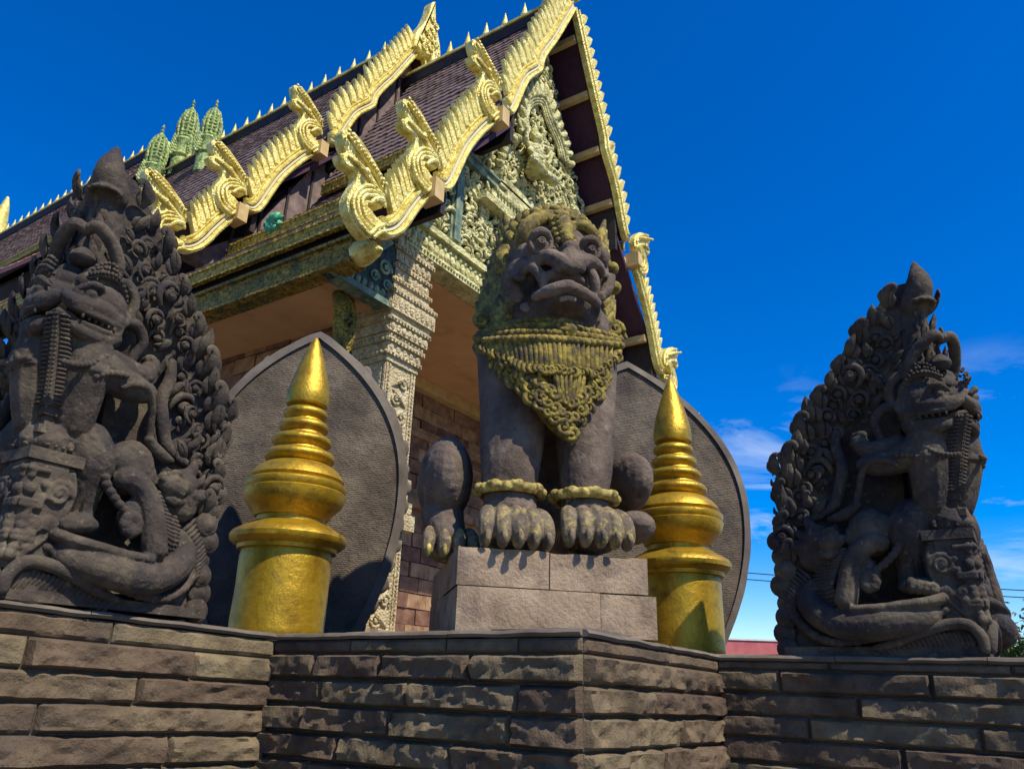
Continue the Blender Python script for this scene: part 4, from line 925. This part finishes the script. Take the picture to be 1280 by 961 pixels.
def tiles_mesh(prof, y0, y1, tw=.17, tl=.20, seed=1):
    m = M(); P = catmull(np.array(prof), 6); d = np.concatenate([[0], np.cumsum(np.linalg.norm(np.diff(P, axis=0), axis=1))])
    rn = random.Random(seed); rows_ = int(d[-1]/tl)
    for r_ in range(rows_):
        s0 = r_*tl+.02; s1 = min(d[-1]+.02, s0+tl*1.15)
        a_ = np.array([np.interp(s0, d, P[:, 0]), np.interp(s0, d, P[:, 1])]); c_ = np.array([np.interp(s1, d, P[:, 0]), np.interp(s1, d, P[:, 1])])
        t_ = (c_-a_)/np.linalg.norm(c_-a_); n_ = np.array([t_[1], -t_[0]]);
        if n_[1] < 0: n_ = -n_
        y = y0-(r_ % 2)*tw/2
        while y < y1-.02:
            ya, yb = max(y, y0)+.004, min(y+tw, y1)-.004
            if yb-ya > .02:
                h0, h1 = .012+rn.uniform(0, .004), .034+rn.uniform(0, .014)
                A0, B0 = a_+n_*h0, c_+n_*h1; B1 = c_+n_*(h1-.028)
                ym = (ya+yb)/2; B0m = B0+t_*.05
                v = [(A0[0], ya, A0[1]), (A0[0], yb, A0[1]), (B0[0], yb, B0[1]), (B0m[0], ym, B0m[1]), (B0[0], ya, B0[1]), (B1[0], yb, B1[1]), (B1[0]+t_[0]*.05, ym, B1[1]+t_[1]*.05), (B1[0], ya, B1[1])]
                m.add(v, [(0, 4, 3, 2, 1), (2, 3, 6, 5), (3, 4, 7, 6), (4, 0, 7), (1, 2, 5)])
            y += tw
    return m
def roofs(dx, dz, y0, y1, tiled=True, both_sides=True):
    for k, pr in enumerate(RP):
        pr2 = [(x+dx, z+dz) for x, z in pr]
        ya = y0+.02
        me = slope_mesh(pr2, ya, y1).mesh('roof_slope', wood_m, False)
        a_ = part('roof_slope', me)
        b_ = part('roof_slope', me, tm, Matrix(((-1, 0, 0, 2*(XC+dx)), (0, 1, 0, 0), (0, 0, 1, 0), (0, 0, 0, 1))))
        if tiled:
            tt = tiles_mesh(pr2, ya+.02, y1, seed=k+int(y0)).mesh('roof_tiles', tile_m, False)
            for q_, mm4 in ((a_, None), (b_, None)):
                o_ = put('roof_tiles', tt, q_, world=False); o_['kind'] = 'stuff'; kid(q_, o_)
        # gilded fascia along the lower edge of the slope
        x, z = pr2[-1]; fm = M().box((x-.035, ya, z-.175), (x+.03, y1, z-.035)); fm.box((x-.05, ya, z-.045), (x+.0, y1, z-.01)); fm.box((x-.045, ya, z-.19), (x+.02, y1, z-.17))
        fmm = fm.mesh('fascia', fascia_m, False)
        part('fascia', fmm); part('fascia', fmm, tm, Matrix(((-1, 0, 0, 2*(XC+dx)), (0, 1, 0, 0), (0, 0, 1, 0), (0, 0, 0, 1))))
        if k < 2:                                    # dark riser between two steps of the roof
            x0_, z0_ = RP[k+1][0]; x0_ += dx; z0_ += dz
            rm = M().box((x0_-.02, ya, z0_-.35), (x0_+.06, y1, z0_+.45)).mesh('roof_riser', dark_m, False)
            part('roof_riser', rm); part('roof_riser', rm, tm, Matrix(((-1, 0, 0, 2*(XC+dx)), (0, 1, 0, 0), (0, 0, 1, 0), (0, 0, 0, 1))))
roofs(0, 0, YB, 8.5)
roofs(-.08, .86, 8.5, 17.2)
roofs(-.1, 1.95, 17.3, 27.4)
rp_ = [(x-.08, z+.80) for x, z in pg_side] if False else [(5.0, 5.3), (5.9, 6.1), (6.9, 8.0), (7.42, 9.15), (8.27, 10.9), (XC-.08, 11.9), (2*XC-8.4, 10.9), (2*XC-7.6, 9.15), (2*XC-7.1, 8.0), (2*XC-6.1, 6.1), (2*XC-5.2, 5.3)]
part('rear_gable_wall', M().prism(rp_, 8.75, 8.95).mesh('rear_gable_wall', tile_m, False))
m = M()
for k in range(16): m.box((5.6+k*.42, 8.72, 5.5), (5.64+k*.42, 8.75, min(11.5, np.interp(5.6+k*.42, [5, 6.9, 8.3, 8.8, 9.5, 10.9, 12.8], [5.3, 7.9, 10.8, 11.8, 10.8, 7.9, 5.3]))))
part('gable_batten', m.mesh('gable_batten', dark_m, False))
# ridges with rows of small spikes
spk = M().lathe([(.05, -.03), (.06, .02), (.045, .05), (.055, .07), (.04, .11), (.028, .17), (.015, .23), (.002, .29)], 10); spk_me = spk.mesh('ridge_spike', gild_m, True, 40)
spb = M().lathe([(.05, -.03), (.07, .0), (.062, .03), (.05, .06)], 10).mesh('spike_base', beam_m, True, 40)
for (x, y0, y1, z) in ((XC, YB+.05, 8.7, 11.32), (XC-.08, 8.55, 17.2, 12.18), (XC-.1, 17.3, 27.3, 13.28)):
    m = M().box((x-.27, y0, z-.10), (x+.27, y1, z-.045)); m.box((x-.15, y0, z-.046), (x+.15, y1, z+.05)); m.box((x-.07, y0, z+.05), (x+.07, y1, z+.10))
    rb = part('ridge_beam', m.mesh('ridge_beam', gild_m, False))
    m = M().box((x-.24, y0, z-.34), (x-.16, y1, z-.10)); m.box((x+.16, y0, z-.34), (x+.24, y1, z-.10)); part('ridge_shadow_board', m.mesh('ridge_shadow_board', dark_m, False))  # dark strips, coloured as the shadow below the gilded ridge
    n = int((y1-y0)/.46)
    for k in range(n):
        y = y0+.5+(y1-y0-.6)*k/n
        o_ = put('ridge_spike', spk_me, rb, Matrix.Translation((x, y, z+.12)) @ Matrix.Diagonal((1.5, 1.5, 1.55, 1)), world=False); kid(rb, o_)
q = onx(10, 300, 8.8); part('apex_finial', M().tube([(8.8, 27.6, 12.9), (8.8, 27.5, 13.5), (8.8, 27.3, 14.1), (8.8, 27.1, 14.7), (8.8, 27.1, 15.15)], [.62, .58, .34, .16, .05], 10, 4).mesh('apex_finial', gild_m))
# green and gold tiered spires over the roof crossing
for k, (bx, by, tx, ty, X_, sc) in enumerate(((187, 232, 189, 166, 8.2, 1.), (226, 200, 228, 134, 8.8, 1.), (257, 196, 260, 132, 8.2, 1.), (172, 238, 170, 196, 9.4, .8))):
    p = onx(bx, by, X_); tpt = onx(tx, ty, X_); H_ = tpt[2]-p[2]
    sp_ = M(); rw = H_*.112
    pr = []
    for j in range(9):
        t = j/8; r_ = rw*(1.0+.18*math.sin(math.pi*t))*(1-.55*t**2.6); z = H_*(.32+.46*t)
        pr += [(r_*.86, z), (r_, z+.012*H_), (r_*1.02, z+.03*H_), (r_*.88, z+.04*H_)]
    pr += [(rw*.3, H_*.83), (rw*.12, H_*.86), (rw*.25, H_*.89), (rw*.06, H_*.92), (rw*.2, H_*.945), (rw*.03, H_*1.0)]
    sp_.lathe([(rw*1.1, -.3*H_), (rw*1.1, 0), (rw*1.35, .02*H_), (rw*1.0, .06*H_), (rw*1.0, .2*H_), (rw*1.3, .26*H_), (rw, .31*H_)]+pr, 20, (p[0], p[1], p[2]))
    for j in range(8):
        for q_ in range(12):
            a = q_*math.pi/6; t = j/8; r_ = rw*(1.0+.18*math.sin(math.pi*t))*(1-.55*t**2.6)*1.02
            sp_.ell((p[0]+math.cos(a)*r_, p[1]+math.sin(a)*r_, p[2]+H_*(.34+.46*t)), (.035, .035, .07), nu=6, nv=4)
    for j in range(7):
        for a in (0, math.pi/2, math.pi, 1.5*math.pi):
            r_ = rw*(1.15+.16*(6-j)/3); z = p[2]+H_*(.0+.045*j)
            sp_.box((p[0]+math.cos(a)*r_*.8-.05, p[1]+math.sin(a)*r_*.8-.05, z), (p[0]+math.cos(a)*r_*.8+.05, p[1]+math.sin(a)*r_*.8+.05, z+.03*H_))
            sp_.tube([(p[0]+math.cos(a)*r_, p[1]+math.sin(a)*r_, z), (p[0]+math.cos(a)*r_*1.25, p[1]+math.sin(a)*r_*1.25, z+.05*H_)], [.05, .012], 6, 1)
    part('tiered_spire', sp_.mesh('tiered_spire', prang_m, True, 30))
# purlins under the overhang on both sides
pr_all = catmull(np.array([(XC, 11.12)]+[tuple(p) for p in paths[0][::-1][::6]]), 2)
dd = np.concatenate([[0], np.cumsum(np.linalg.norm(np.diff(pr_all, axis=0), axis=1))])
pm = M().box((-.05, 0, -.06), (.05, .64, .06)).mesh('purlin', beam_m, False)
cuts = [.75, 1.75, 2.75, 3.7]
pts_ = [(np.interp(c_, dd, pr_all[:, 0]), np.interp(c_, dd, pr_all[:, 1])) for c_ in cuts]
pts_ += [tuple(G(618, 160)+np.array([.05, .02])), tuple(G(595, 178)), tuple(G(572, 215)), tuple(G(545, 243)), tuple(G(505, 288))]
for (x, z) in pts_:
    for vm in (Matrix.Identity(4), MX):
        part('purlin', pm, tm, vm @ Matrix.Translation((x+.02, YB+.03, z+.05)))
# pediment wall
pg = [(4.95, 4.62), (5.85, 5.35), (6.95, 7.3), (7.5, 8.4), (8.35, 10.1), (XC, 11.0), (2*XC-8.35, 10.1), (2*XC-7.5, 8.4), (2*XC-6.95, 7.3), (2*XC-5.85, 5.35), (2*XC-4.95, 4.62), (2*XC-4.95, 4.5), (4.95, 4.5)]
pg2 = [(5.9, 5.0)]+[p for p in pg[1:10]]+[(2*XC-5.9, 5.0)]
ped = part('pediment', M().prism(pg2, YG+.02, YG+.25).mesh('pediment', tympback_m, False))
def sub(p, name, me): o_ = put(name, me, p, world=False); kid(p, o_); return o_
m = M(); x0 = 5.86; x1 = 2*XC-5.86
m.box((x0, YG-.06, 4.93), (x1, YG+.25, 5.03)); m.box((x0, YG-.0, 5.03), (x1, YG+.25, 5.31)); m.box((x0, YG-.08, 5.31), (x1, YG+.25, 5.38)); m.box((x0, YG-.04, 5.38), (x1, YG+.25, 5.44))
lt = part('lintel', m.mesh('lintel', tymp_m, False))
m = M()
for k in range(int((x1-x0)/.11)):
    x = x0+.06+k*.11; m.ell((x, YG-.0, 5.14), (.05, .05, .085), nu=8, nv=6); m.ell((x+.05, YG, 5.24), (.04, .04, .05), nu=7, nv=5)
for k in range(int((x1-x0)/.06)): m.ell((x0+.03+k*.06, YG-.07, 4.985), .022, nu=6, nv=4)
sub(lt, 'leaf_row', m.mesh('leaf_row', tymp_m)); 
hb = ony(590, 205, YG)[2]; hb2 = ony(650, 268, YG)[2]; HB = (hb+hb2)/2
def slopex(z): return np.interp(z, [5.35, 7.3, 8.4, 10.1, 11.0], [5.9, 6.98, 7.5, 8.35, XC])
m = M().box((slopex(HB)-.1, YG-.10, HB-.07), (2*XC-slopex(HB)+.1, YG+.1, HB+.03)); m.box((slopex(HB), YG-.14, HB+.03), (2*XC-slopex(HB), YG+.1, HB+.07))
part('pediment_beam', m.mesh('pediment_beam', teal_m, False))
vx = ony(566, 290, YG)[0]
for x in (vx, 2*XC-vx):
    m = M().box((x-.07, YG-.09, 5.44), (x+.07, YG+.1, HB-.07)); m.box((x-.11, YG-.05, 5.44), (x-.07, YG+.1, HB-.07)); m.box((x+.07, YG-.05, 5.44), (x+.11, YG+.1, HB-.07)); part('pediment_post', m.mesh('pediment_post', teal_m, False))
rn = random.Random(11)
s1 = M(); spiral(s1, (0, 0, 0), .5, .25, 1.6, .26); s1.tube([(.45, 0, 0), (.5, -.1, .45), (.2, -.15, .8), (-.1, -.1, .95)], [.14, .2, .16, .03], 7, 3)
s2 = M(); s2.tube([(0, .1, -.5), (.15, -.15, -.1), (.12, -.28, .3), (-.15, -.3, .6), (-.38, -.2, .5)], [.2, .24, .2, .14, .04], 7, 3)
s3 = M(); s3.ell((0, -.1, 0), (.26, .24, .3), nu=9, nv=7); s3.tube([(-.4, .0, -.4), (-.45, -.2, .1), (-.1, -.25, .5), (.3, -.2, .5)], [.1, .15, .13, .04], 7, 3)
KIT = [s1, s2, s3]
def carve(test, xa, xb, za, zb, step, size, y=YG):
    m = M(); z = za
    while z < zb:
        x = xa+rn.uniform(0, step)
        while x < xb:
            xx, zz_ = x+rn.uniform(-.3, .3)*step, z+rn.uniform(-.3, .3)*step
            if test(xx, zz_):
                s_ = size*rn.uniform(.7, 1.3); a = rn.uniform(-1.2, 1.2)+(0 if rn.random() < .7 else 3.1)
                m4 = Matrix.Translation((xx, y-.01+rn.uniform(-.01, .02), zz_)) @ Matrix.Rotation(a, 4, 'Y') @ Matrix.Diagonal((s_*rn.choice((-1, 1)), s_*1.15, s_, 1))
                m.merge(rn.choice(KIT), m4)
            x += step
        z += step*.85
    return m
inside = lambda x, z: slopex(z)+.16 < x < 2*XC-slopex(z)-.16
cL = carve(lambda x, z: inside(x, z) and x < vx-.12 and z < HB-.1, 5.9, vx, 5.5, HB, .13, .13)
sub(ped, 'scroll_carving', cL.mesh('scroll_carving', tymp_m))
cM = carve(lambda x, z: vx+.14 < x < 2*XC-vx-.14 and z < HB-.1, vx, 11.2, 5.5, HB-.05, .125, .135)
sub(ped, 'scroll_carving', cM.mesh('scroll_carving', tymp_m))
cR = carve(lambda x, z: inside(x, z) and x > 2*XC-vx+.12 and z < HB-.1, 11, 12, 5.5, HB, .15, .13)
sub(ped, 'scroll_carving', cR.mesh('scroll_carving', tymp_m))
ax = lambda z: 8.0+(z-HB-.8)*.42
cU = carve(lambda x, z: inside(x, z) and z > HB+.12 and slopex(z)+(.30 if z < 9.3 else .12) < x < 2*XC-slopex(z)-.14, 6.5, 11.4, HB+.1, 10.6, .125, .135)
sub(ped, 'scroll_carving', cU.mesh('scroll_carving', tymp_m))
# serpent arch round the central deity
apx = [(625, 205), (629, 190), (635, 174), (646, 176), (654, 163), (652, 140), (659, 123), (669, 119), (680, 123), (687, 142), (695, 163), (703, 183), (708, 205)]
ap = np.array([ony(x, y, YG-.1) for x, y in apx]); ap[:, 1] = YG-.12
m = M()
for d_, r_ in ((0, .05), (.085, .035), (.15, .03), (.21, .022)):
    c_ = ap[:, [0, 2]].mean(0); q_ = ap.copy(); v_ = q_[:, [0, 2]]-c_; nn = np.linalg.norm(v_, axis=1)[:, None]; q_[:, [0, 2]] -= v_/nn*d_; q_[:, 1] += d_*.15
    m.tube(q_, r_, 8, 4)
for k in range(24):
    i = k/23*(len(ap)-1); j = int(min(i, len(ap)-1.001)); p = ap[j]+(ap[j+1]-ap[j])*(i-j); c_ = ap.mean(0); v_ = p-c_; v_[1] = 0; v_ /= np.linalg.norm(v_)
    m.tube([p, p+v_*.12+np.array([0, -.03, .05]), p+v_*.2+np.array([.0, 0, .16])], [.06, .06, .015], 7, 3)
sub(ped, 'serpent_arch', m.mesh('serpent_arch', tymp_m))
dc = ony(667, 205, YG-.15); D = lambda x, z, y=0: (dc[0]+x*.62, YG-.16+y, dc[2]+z*.62+.1)
m = M(); m.tube([D(0, -.45), D(0, -.1), D(0, .25), D(0, .42)], [.15, .12, .15, .06], 12, 4); m.ell(D(0, .58, -.05), (.09, .09, .105)); m.tube([D(0, .68), D(0, .85), D(0, 1.15)], [.085, .06, .012], 10, 3)
for s_ in (-1, 1):
    m.tube([D(s_*.2, .3), D(s_*.5, .1, -.05), D(s_*.62, .5, -.1)], [.055, .046, .03], 8, 3); m.tube([D(s_*.2, .2), D(s_*.42, -.15, -.1), D(s_*.1, -.2, -.2)], [.05, .045, .03], 8, 3)
    m.tube([D(s_*.2, .35, .05), D(s_*.62, .42, 0), D(s_*.85, .8, 0)], [.05, .045, .03], 8, 3); m.tube([D(s_*.1, -.45, -.1), D(s_*.55, -.5, -.2), D(s_*.1, -.65, -.25)], [.1, .085, .06], 8, 3)
sub(ped, 'carved_deity', fuse(m, 'carved_deity', tymp_m, .013, 1))
m = M()
for k, (wd, z) in enumerate(((.75, -.75), (.85, -.87), (.7, -.99), (1.0, -1.11), (1.15, -1.25), (1.3, -1.38))):
    m.box((dc[0]-wd, YG-.12-.02*k, dc[2]+z-.05), (dc[0]+wd, YG+.05, dc[2]+z+.045))
for k in range(26): m.ell((dc[0]-1+k*.08, YG-.22, dc[2]-1.18), (.035, .04, .05), nu=7, nv=5)
sub(ped, 'deity_pedestal', m.mesh('deity_pedestal', tymp_m, True, 30))
# columns with stacked carved capitals
def column(cx, cy, m4=None):
    col_ = part('column', M().box((cx-.245, cy-.245, EYE+.3), (cx+.245, cy+.245, 3.42)).mesh('column', column_m, False), tm, m4)
    def s_(name, me): o_ = put(name, me, col_, world=False); kid(col_, o_)
    z = 3.40
    for k, (h_, r_) in enumerate(((.07, .27), (.05, .30), (.10, .285), (.05, .32), (.06, .30), (.12, .335), (.05, .36), (.07, .345), (.20, .385), (.05, .40), (.05, .36), (.09, .32), (.05, .345), (.14, .31), (.05, .335), (.05, .30), (.13, .315), (.06, .35), (.16, .335))):
        m = M().box((cx-r_, cy-r_, z), (cx+r_, cy+r_, z+h_))
        if h_ <= .06:                                # bead rows on the thin mouldings
            n_ = int(2*r_/.055)
            for j in range(n_):
                u = -r_+(j+.5)*2*r_/n_; m.ell((cx+u, cy-r_, z+h_/2), (.022, .02, .022), nu=6, nv=4); m.ell((cx-r_, cy+u, z+h_/2), (.02, .022, .022), nu=6, nv=4)
        elif h_ >= .1:
            n_ = int(2*r_/.095)
            for j in range(n_):
                u = -r_+(j+.5)*2*r_/n_
                for (c_, q_) in (((cx+u, cy-r_, z+h_*.5), 0), ((cx-r_, cy+u, z+h_*.5), 1)):
                    m.ell(c_, (.036, .02, h_*.42) if q_ == 0 else (.02, .036, h_*.42), nu=7, nv=5)
        s_('capital_band', m.mesh('capital_band', column_m, True, 35)); z += h_+.001
    m = M()
    for x in (-.235, -.185, .185, .235): m.box((cx+x-.012, cy-.262, .4), (cx+x+.012, cy-.24, 3.38)); m.box((cx-.262, cy+x-.012, .4), (cx-.24, cy+x+.012, 3.38))
    for k in range(60): m.ell((cx-.21, cy-.25, .45+k*.048), .016, nu=6, nv=4); m.ell((cx+.21, cy-.25, .45+k*.048), .016, nu=6, nv=4)
    for k in range(14):
        zz_ = 3.2-k*.2; spiral(m, (cx+.06*(-1)**k, cy-.25, zz_), .085, .03, 1.4, .24, k, (-1)**k); m.tube([(cx+.1*(-1)**k, cy-.25, zz_+.1), (cx-.02, cy-.27, zz_+.02), (cx-.12*(-1)**k, cy-.25, zz_-.06)], [.012, .03, .012], 7, 3)
    s_('shaft_carving', m.mesh('shaft_carving', column_m, True, 40))
    m = M()
    for (z0, z1, r_) in ((2.02, 2.12, .29), (1.86, 2.02, .27), (1.74, 1.86, .31), (1.55, 1.72, .34)): m.box((cx-r_, cy-r_, z0), (cx+r_, cy+r_, z1))
    s_('shaft_collar', m.mesh('shaft_collar', column_m, False))
column(6.08, YG+.30); column(2*XC-6.08, YG+.30)
column(6.08, 12.); 
# side aisle: beams, frieze, panel, ceiling
for vm in (None, MX):
    m = M().box((4.74, 5.25, 4.02), (4.98, 27, 4.27)); m.box((4.70, 5.25, 4.27), (4.9, 27, 4.31)); m.box((4.71, 5.25, 4.0), (4.80, 27, 4.03)); part('eave_beam', m.mesh('eave_beam', frieze_m, False), tm, vm)
    part('eave_shadow_board', M().box((4.82, 5.3, 4.31), (4.90, 27, 4.60)).mesh('eave_shadow_board', dark_m, False), tm, vm)  # dark boards give the gap between fascia and eave beam its shade
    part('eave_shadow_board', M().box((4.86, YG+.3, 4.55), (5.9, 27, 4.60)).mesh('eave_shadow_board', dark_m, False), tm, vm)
    m = M(); m.tube([(4.86, 5.25, 4.14), (4.85, 5.12, 4.14), (4.84, 5.0, 4.10), (4.83, 4.9, 4.08)], [.14, .13, .08, .02], 10, 3); part('beam_end', m.mesh('beam_end', gild_m), tm, vm)
    m = M().prism([(4.80, 3.99), (5.80, 3.99), (5.80, 4.88), (5.62, 4.86)], YG, YG+.1); m2 = M().box((4.90, YG-.05, 3.985), (5.82, YG+.14, 4.06)); m2.prism([(4.80, 4.0), (4.93, 3.99), (5.68, 4.82), (5.60, 4.86)], YG-.04, YG+.05)
    ap_ = part('aisle_gable', m.mesh('aisle_gable', tympback_m, False), tm, vm); o_ = put('panel_border', m2.mesh('panel_border', teal_m, False), ap_, world=False); kid(ap_, o_)
    m = M()
    for k in range(7): m.ell((5.1+k*.1, YG-.0, 4.13), (.045, .04, .06), nu=9, nv=7)
    spiral(m, (5.6, YG-.0, 4.45), .11, .04, 1.5, .25); spiral(m, (5.45, YG, 4.28), .08, .04, 1.5, .25); spiral(m, (5.66, YG, 4.25), .08, .04, 1.5, .25)
    o_ = put('panel_carving', m.mesh('panel_carving', teal_m), ap_, world=False); kid(ap_, o_)
    part('aisle_ceiling', M().box((4.98, YG+.14, 4.03), (5.84, 26.8, 4.08)).mesh('aisle_ceiling', ceil_m, False), tm, vm)
part('porch_ceiling', M().box((5.9, YG+.26, 4.93), (2*XC-5.9, 8.4, 4.99)).mesh('porch_ceiling', ceil_m, False))
m = M().box((5.9, 8.15, 4.72), (2*XC-5.9, 8.4, 4.925)); part('ceiling_cornice', m.mesh('ceiling_cornice', beam_m, False))
# inner walls of laterite blocks
def block_wall(name, fixed, axis, a0, a1, z0, z1, out, bl_, bh, skip=None):
    w_ = part(name, (M().box((fixed+.06*(1 if axis == 'y' else 0), a0, z0), (fixed+.3, a1, z1)) if axis == 'y' else M().box((a0, fixed+.06, z0), (a1, fixed+.3, z1))).mesh(name, mortar_m, False))
    r_ = 0; z = z0; rr_ = random.Random(4)
    while z < z1-.01:
        a = a0-(r_ % 2)*bl_*.5
        while a < a1:
            aa, ab = max(a, a0)+.006, min(a+bl_, a1)-.006
            if ab-aa > .05 and not (skip and skip((aa+ab)/2, z+bh/2)):
                d_ = rr_.uniform(-.02, .02)
                m = M().box((fixed+d_, aa, z+.006), (fixed+.09, ab, min(z+bh, z1)-.006), .006) if axis == 'y' else M().box((aa, fixed+d_, z+.006), (ab, fixed+.09, min(z+bh, z1)-.006), .006)
                o_ = put('laterite_block', m.mesh('laterite_block', brick_m, False), w_, world=False); kid(w_, o_)
            a += bl_
        z += bh; r_ += 1
block_wall('aisle_wall', 5.80, 'y', 6.5, 11.0, 2.2, 4.03, -1, .42, .22)
part('aisle_wall_rear', M().box((5.85, 11, EYE), (6.1, 26.8, 4.03)).mesh('aisle_wall_rear', brick_m, False))
part('aisle_wall_lower', M().box((5.83, 6.5, EYE), (6.1, 11, 2.2)).mesh('aisle_wall_lower', brick_m, False))
block_wall('back_wall', 8.3, 'x', 6.1, 12.6, .40, 4.72, -1, .46, .24)
m = M().box((6.1, 8.24, 3.9), (12.6, 8.38, 4.0)); m.box((6.1, 8.22, 4.0), (12.6, 8.38, 4.05)); m.box((6.1, 8.2, 2.7), (12.6, 8.38, 2.85)); part('wall_moulding', m.mesh('wall_moulding', brick_m, False))
part('temple_base', M().box((5.2, 5.3, EYE), (12.6, 27, -.2)).box((5.5, 5.5, -.2), (12.3, 27, .5)).mesh('temple_base', plinth_m, False))
# bracket figure under the aisle ceiling
p = onz(426, 370, 4.0)
m = M(); m.tube([(p[0], p[1], 4.02), (p[0]+.04, p[1], 3.85), (p[0]+.02, p[1]-.02, 3.62), (p[0]+.06, p[1], 3.4), (p[0]+.04, p[1], 3.25)], [.10, .09, .075, .06, .03], 10, 4); m.tube([(p[0]+.14, p[1], 4.0), (p[0]+.2, p[1], 3.8), (p[0]+.17, p[1], 3.5), (p[0]+.12, p[1], 3.3)], [.05, .06, .07, .05], 9, 4)
for k in range(6): spiral(m, (p[0]+.02+rn.uniform(-.02, .04), p[1]-.09, 3.92-k*.1), .045, .02, 1.2, .35, k)
part('bracket_figure', m.mesh('bracket_figure', frieze_m))
# small green glazed ornament on the lower roof edge
p = onx(345, 281, 4.66); m = M()
for k in range(9): a = k*.7; m.tube([(p[0], p[1], p[2]-.05), (p[0]-.05, p[1]+.08*math.cos(a), p[2]+.08*math.sin(a)), (p[0]-.03, p[1]+.16*math.cos(a), p[2]+.13*math.sin(a))], [.02, .05, .01], 6, 2)
part('green_ornament', m.mesh('green_ornament', prang2_m))

# ---------------------------------------------------------------- far things above the right-hand wall
def far(px_, py_, d): v = ray(px_, py_); return v/math.hypot(v[0], v[1])*d
p = far(968, 808, 45); fz = far(968, 805, 45)[2]
hs_ = thing('far_building', 'pink-red roof of a distant low building peeping between slab and carved leaf', 'building', (p[0], p[1], EYE), YAW-R(90))
m = M().box((-3.2, -2, 0), (3.2, 4, fz-EYE-1.2)); kid(hs_, put('wall', m.mesh('wall', white_m, False), hs_, world=False))
m = M().prism([(-3.6, fz-EYE-1.3), (3.6, fz-EYE-1.3), (3.2, fz-EYE), (-3.2, fz-EYE)], -2.4, 4.4); kid(hs_, put('roof', m.mesh('roof', redroof_m, False), hs_, world=False))
m = M().box((-3.3, -2.45, fz-EYE), (3.3, -2.2, fz-EYE+.08)); kid(hs_, put('ridge_cap', m.mesh('ridge_cap', white_m, False), hs_, world=False))
# tree at the right edge
p = far(1275, 800, 26); top = far(1262, 752, 26)[2]
tr = thing('tree', 'small green tree far off at the lower right edge behind the wall', 'tree', (p[0], p[1], EYE))
H_ = top-EYE; m = M(); m.tube([(0, 0, 0), (.05, .02, H_*.4), (0, 0, H_*.8)], [.16, .11, .04], 8, 3)
rt_ = random.Random(9); br = []
for k in range(11):
    a = rt_.uniform(0, 6.28); z = H_*rt_.uniform(.35, .75); l_ = rt_.uniform(.7, 1.5); e_ = (math.cos(a)*l_, math.sin(a)*l_, z+rt_.uniform(.2, .9)); m.tube([(0, 0, z), (e_[0]*.5, e_[1]*.5, z+.2), e_], [.06, .04, .015], 6, 2); br.append(e_)
kid(tr, put('trunk', m.mesh('trunk', bark_m), tr, world=False))
v = []; f = []
for k in range(4200):
    b_ = rt_.choice(br); r_ = abs(rt_.gauss(0, .42)); a = rt_.uniform(0, 6.28); c_ = rt_.uniform(-1, 1); s_ = math.sqrt(1-c_*c_)
    q = np.array([b_[0]+r_*s_*math.cos(a), b_[1]+r_*s_*math.sin(a), min(H_, b_[2]+r_*c_*.9)])
    d1 = np.array([rt_.gauss(0, 1) for _ in range(3)]); d1 /= np.linalg.norm(d1); d2 = np.cross(d1, [rt_.gauss(0, 1) for _ in range(3)]); d2 /= np.linalg.norm(d2)
    n = len(v); v += [q-d1*.09, q+d2*.035, q+d1*.09, q-d2*.035]; f.append((n, n+1, n+2, n+3))
kid(tr, put('crown', M().add(v, f).mesh('crown', leaf_m, False), tr, world=False))
# overhead cables crossing low behind the statues
for k, (ya, yb) in enumerate(((716, 739), (724, 748))):
    a_ = far(900, ya-3, 60); b_ = far(1330, yb+1, 60)
    pts = [a_+(b_-a_)*t+np.array([0, 0, -.5*4*t*(1-t)*.2]) for t in np.linspace(-.4, 1.4, 14)]
    o_ = put('power_cable', M().tube(pts, .035, 6, 2).mesh('power_cable', cable_m)); o_['label'] = ('upper', 'lower')[k]+' thin black power cable crossing the sky behind the right carved leaf'; o_['category'] = 'cable'; o_['group'] = 'power cables in the sky'
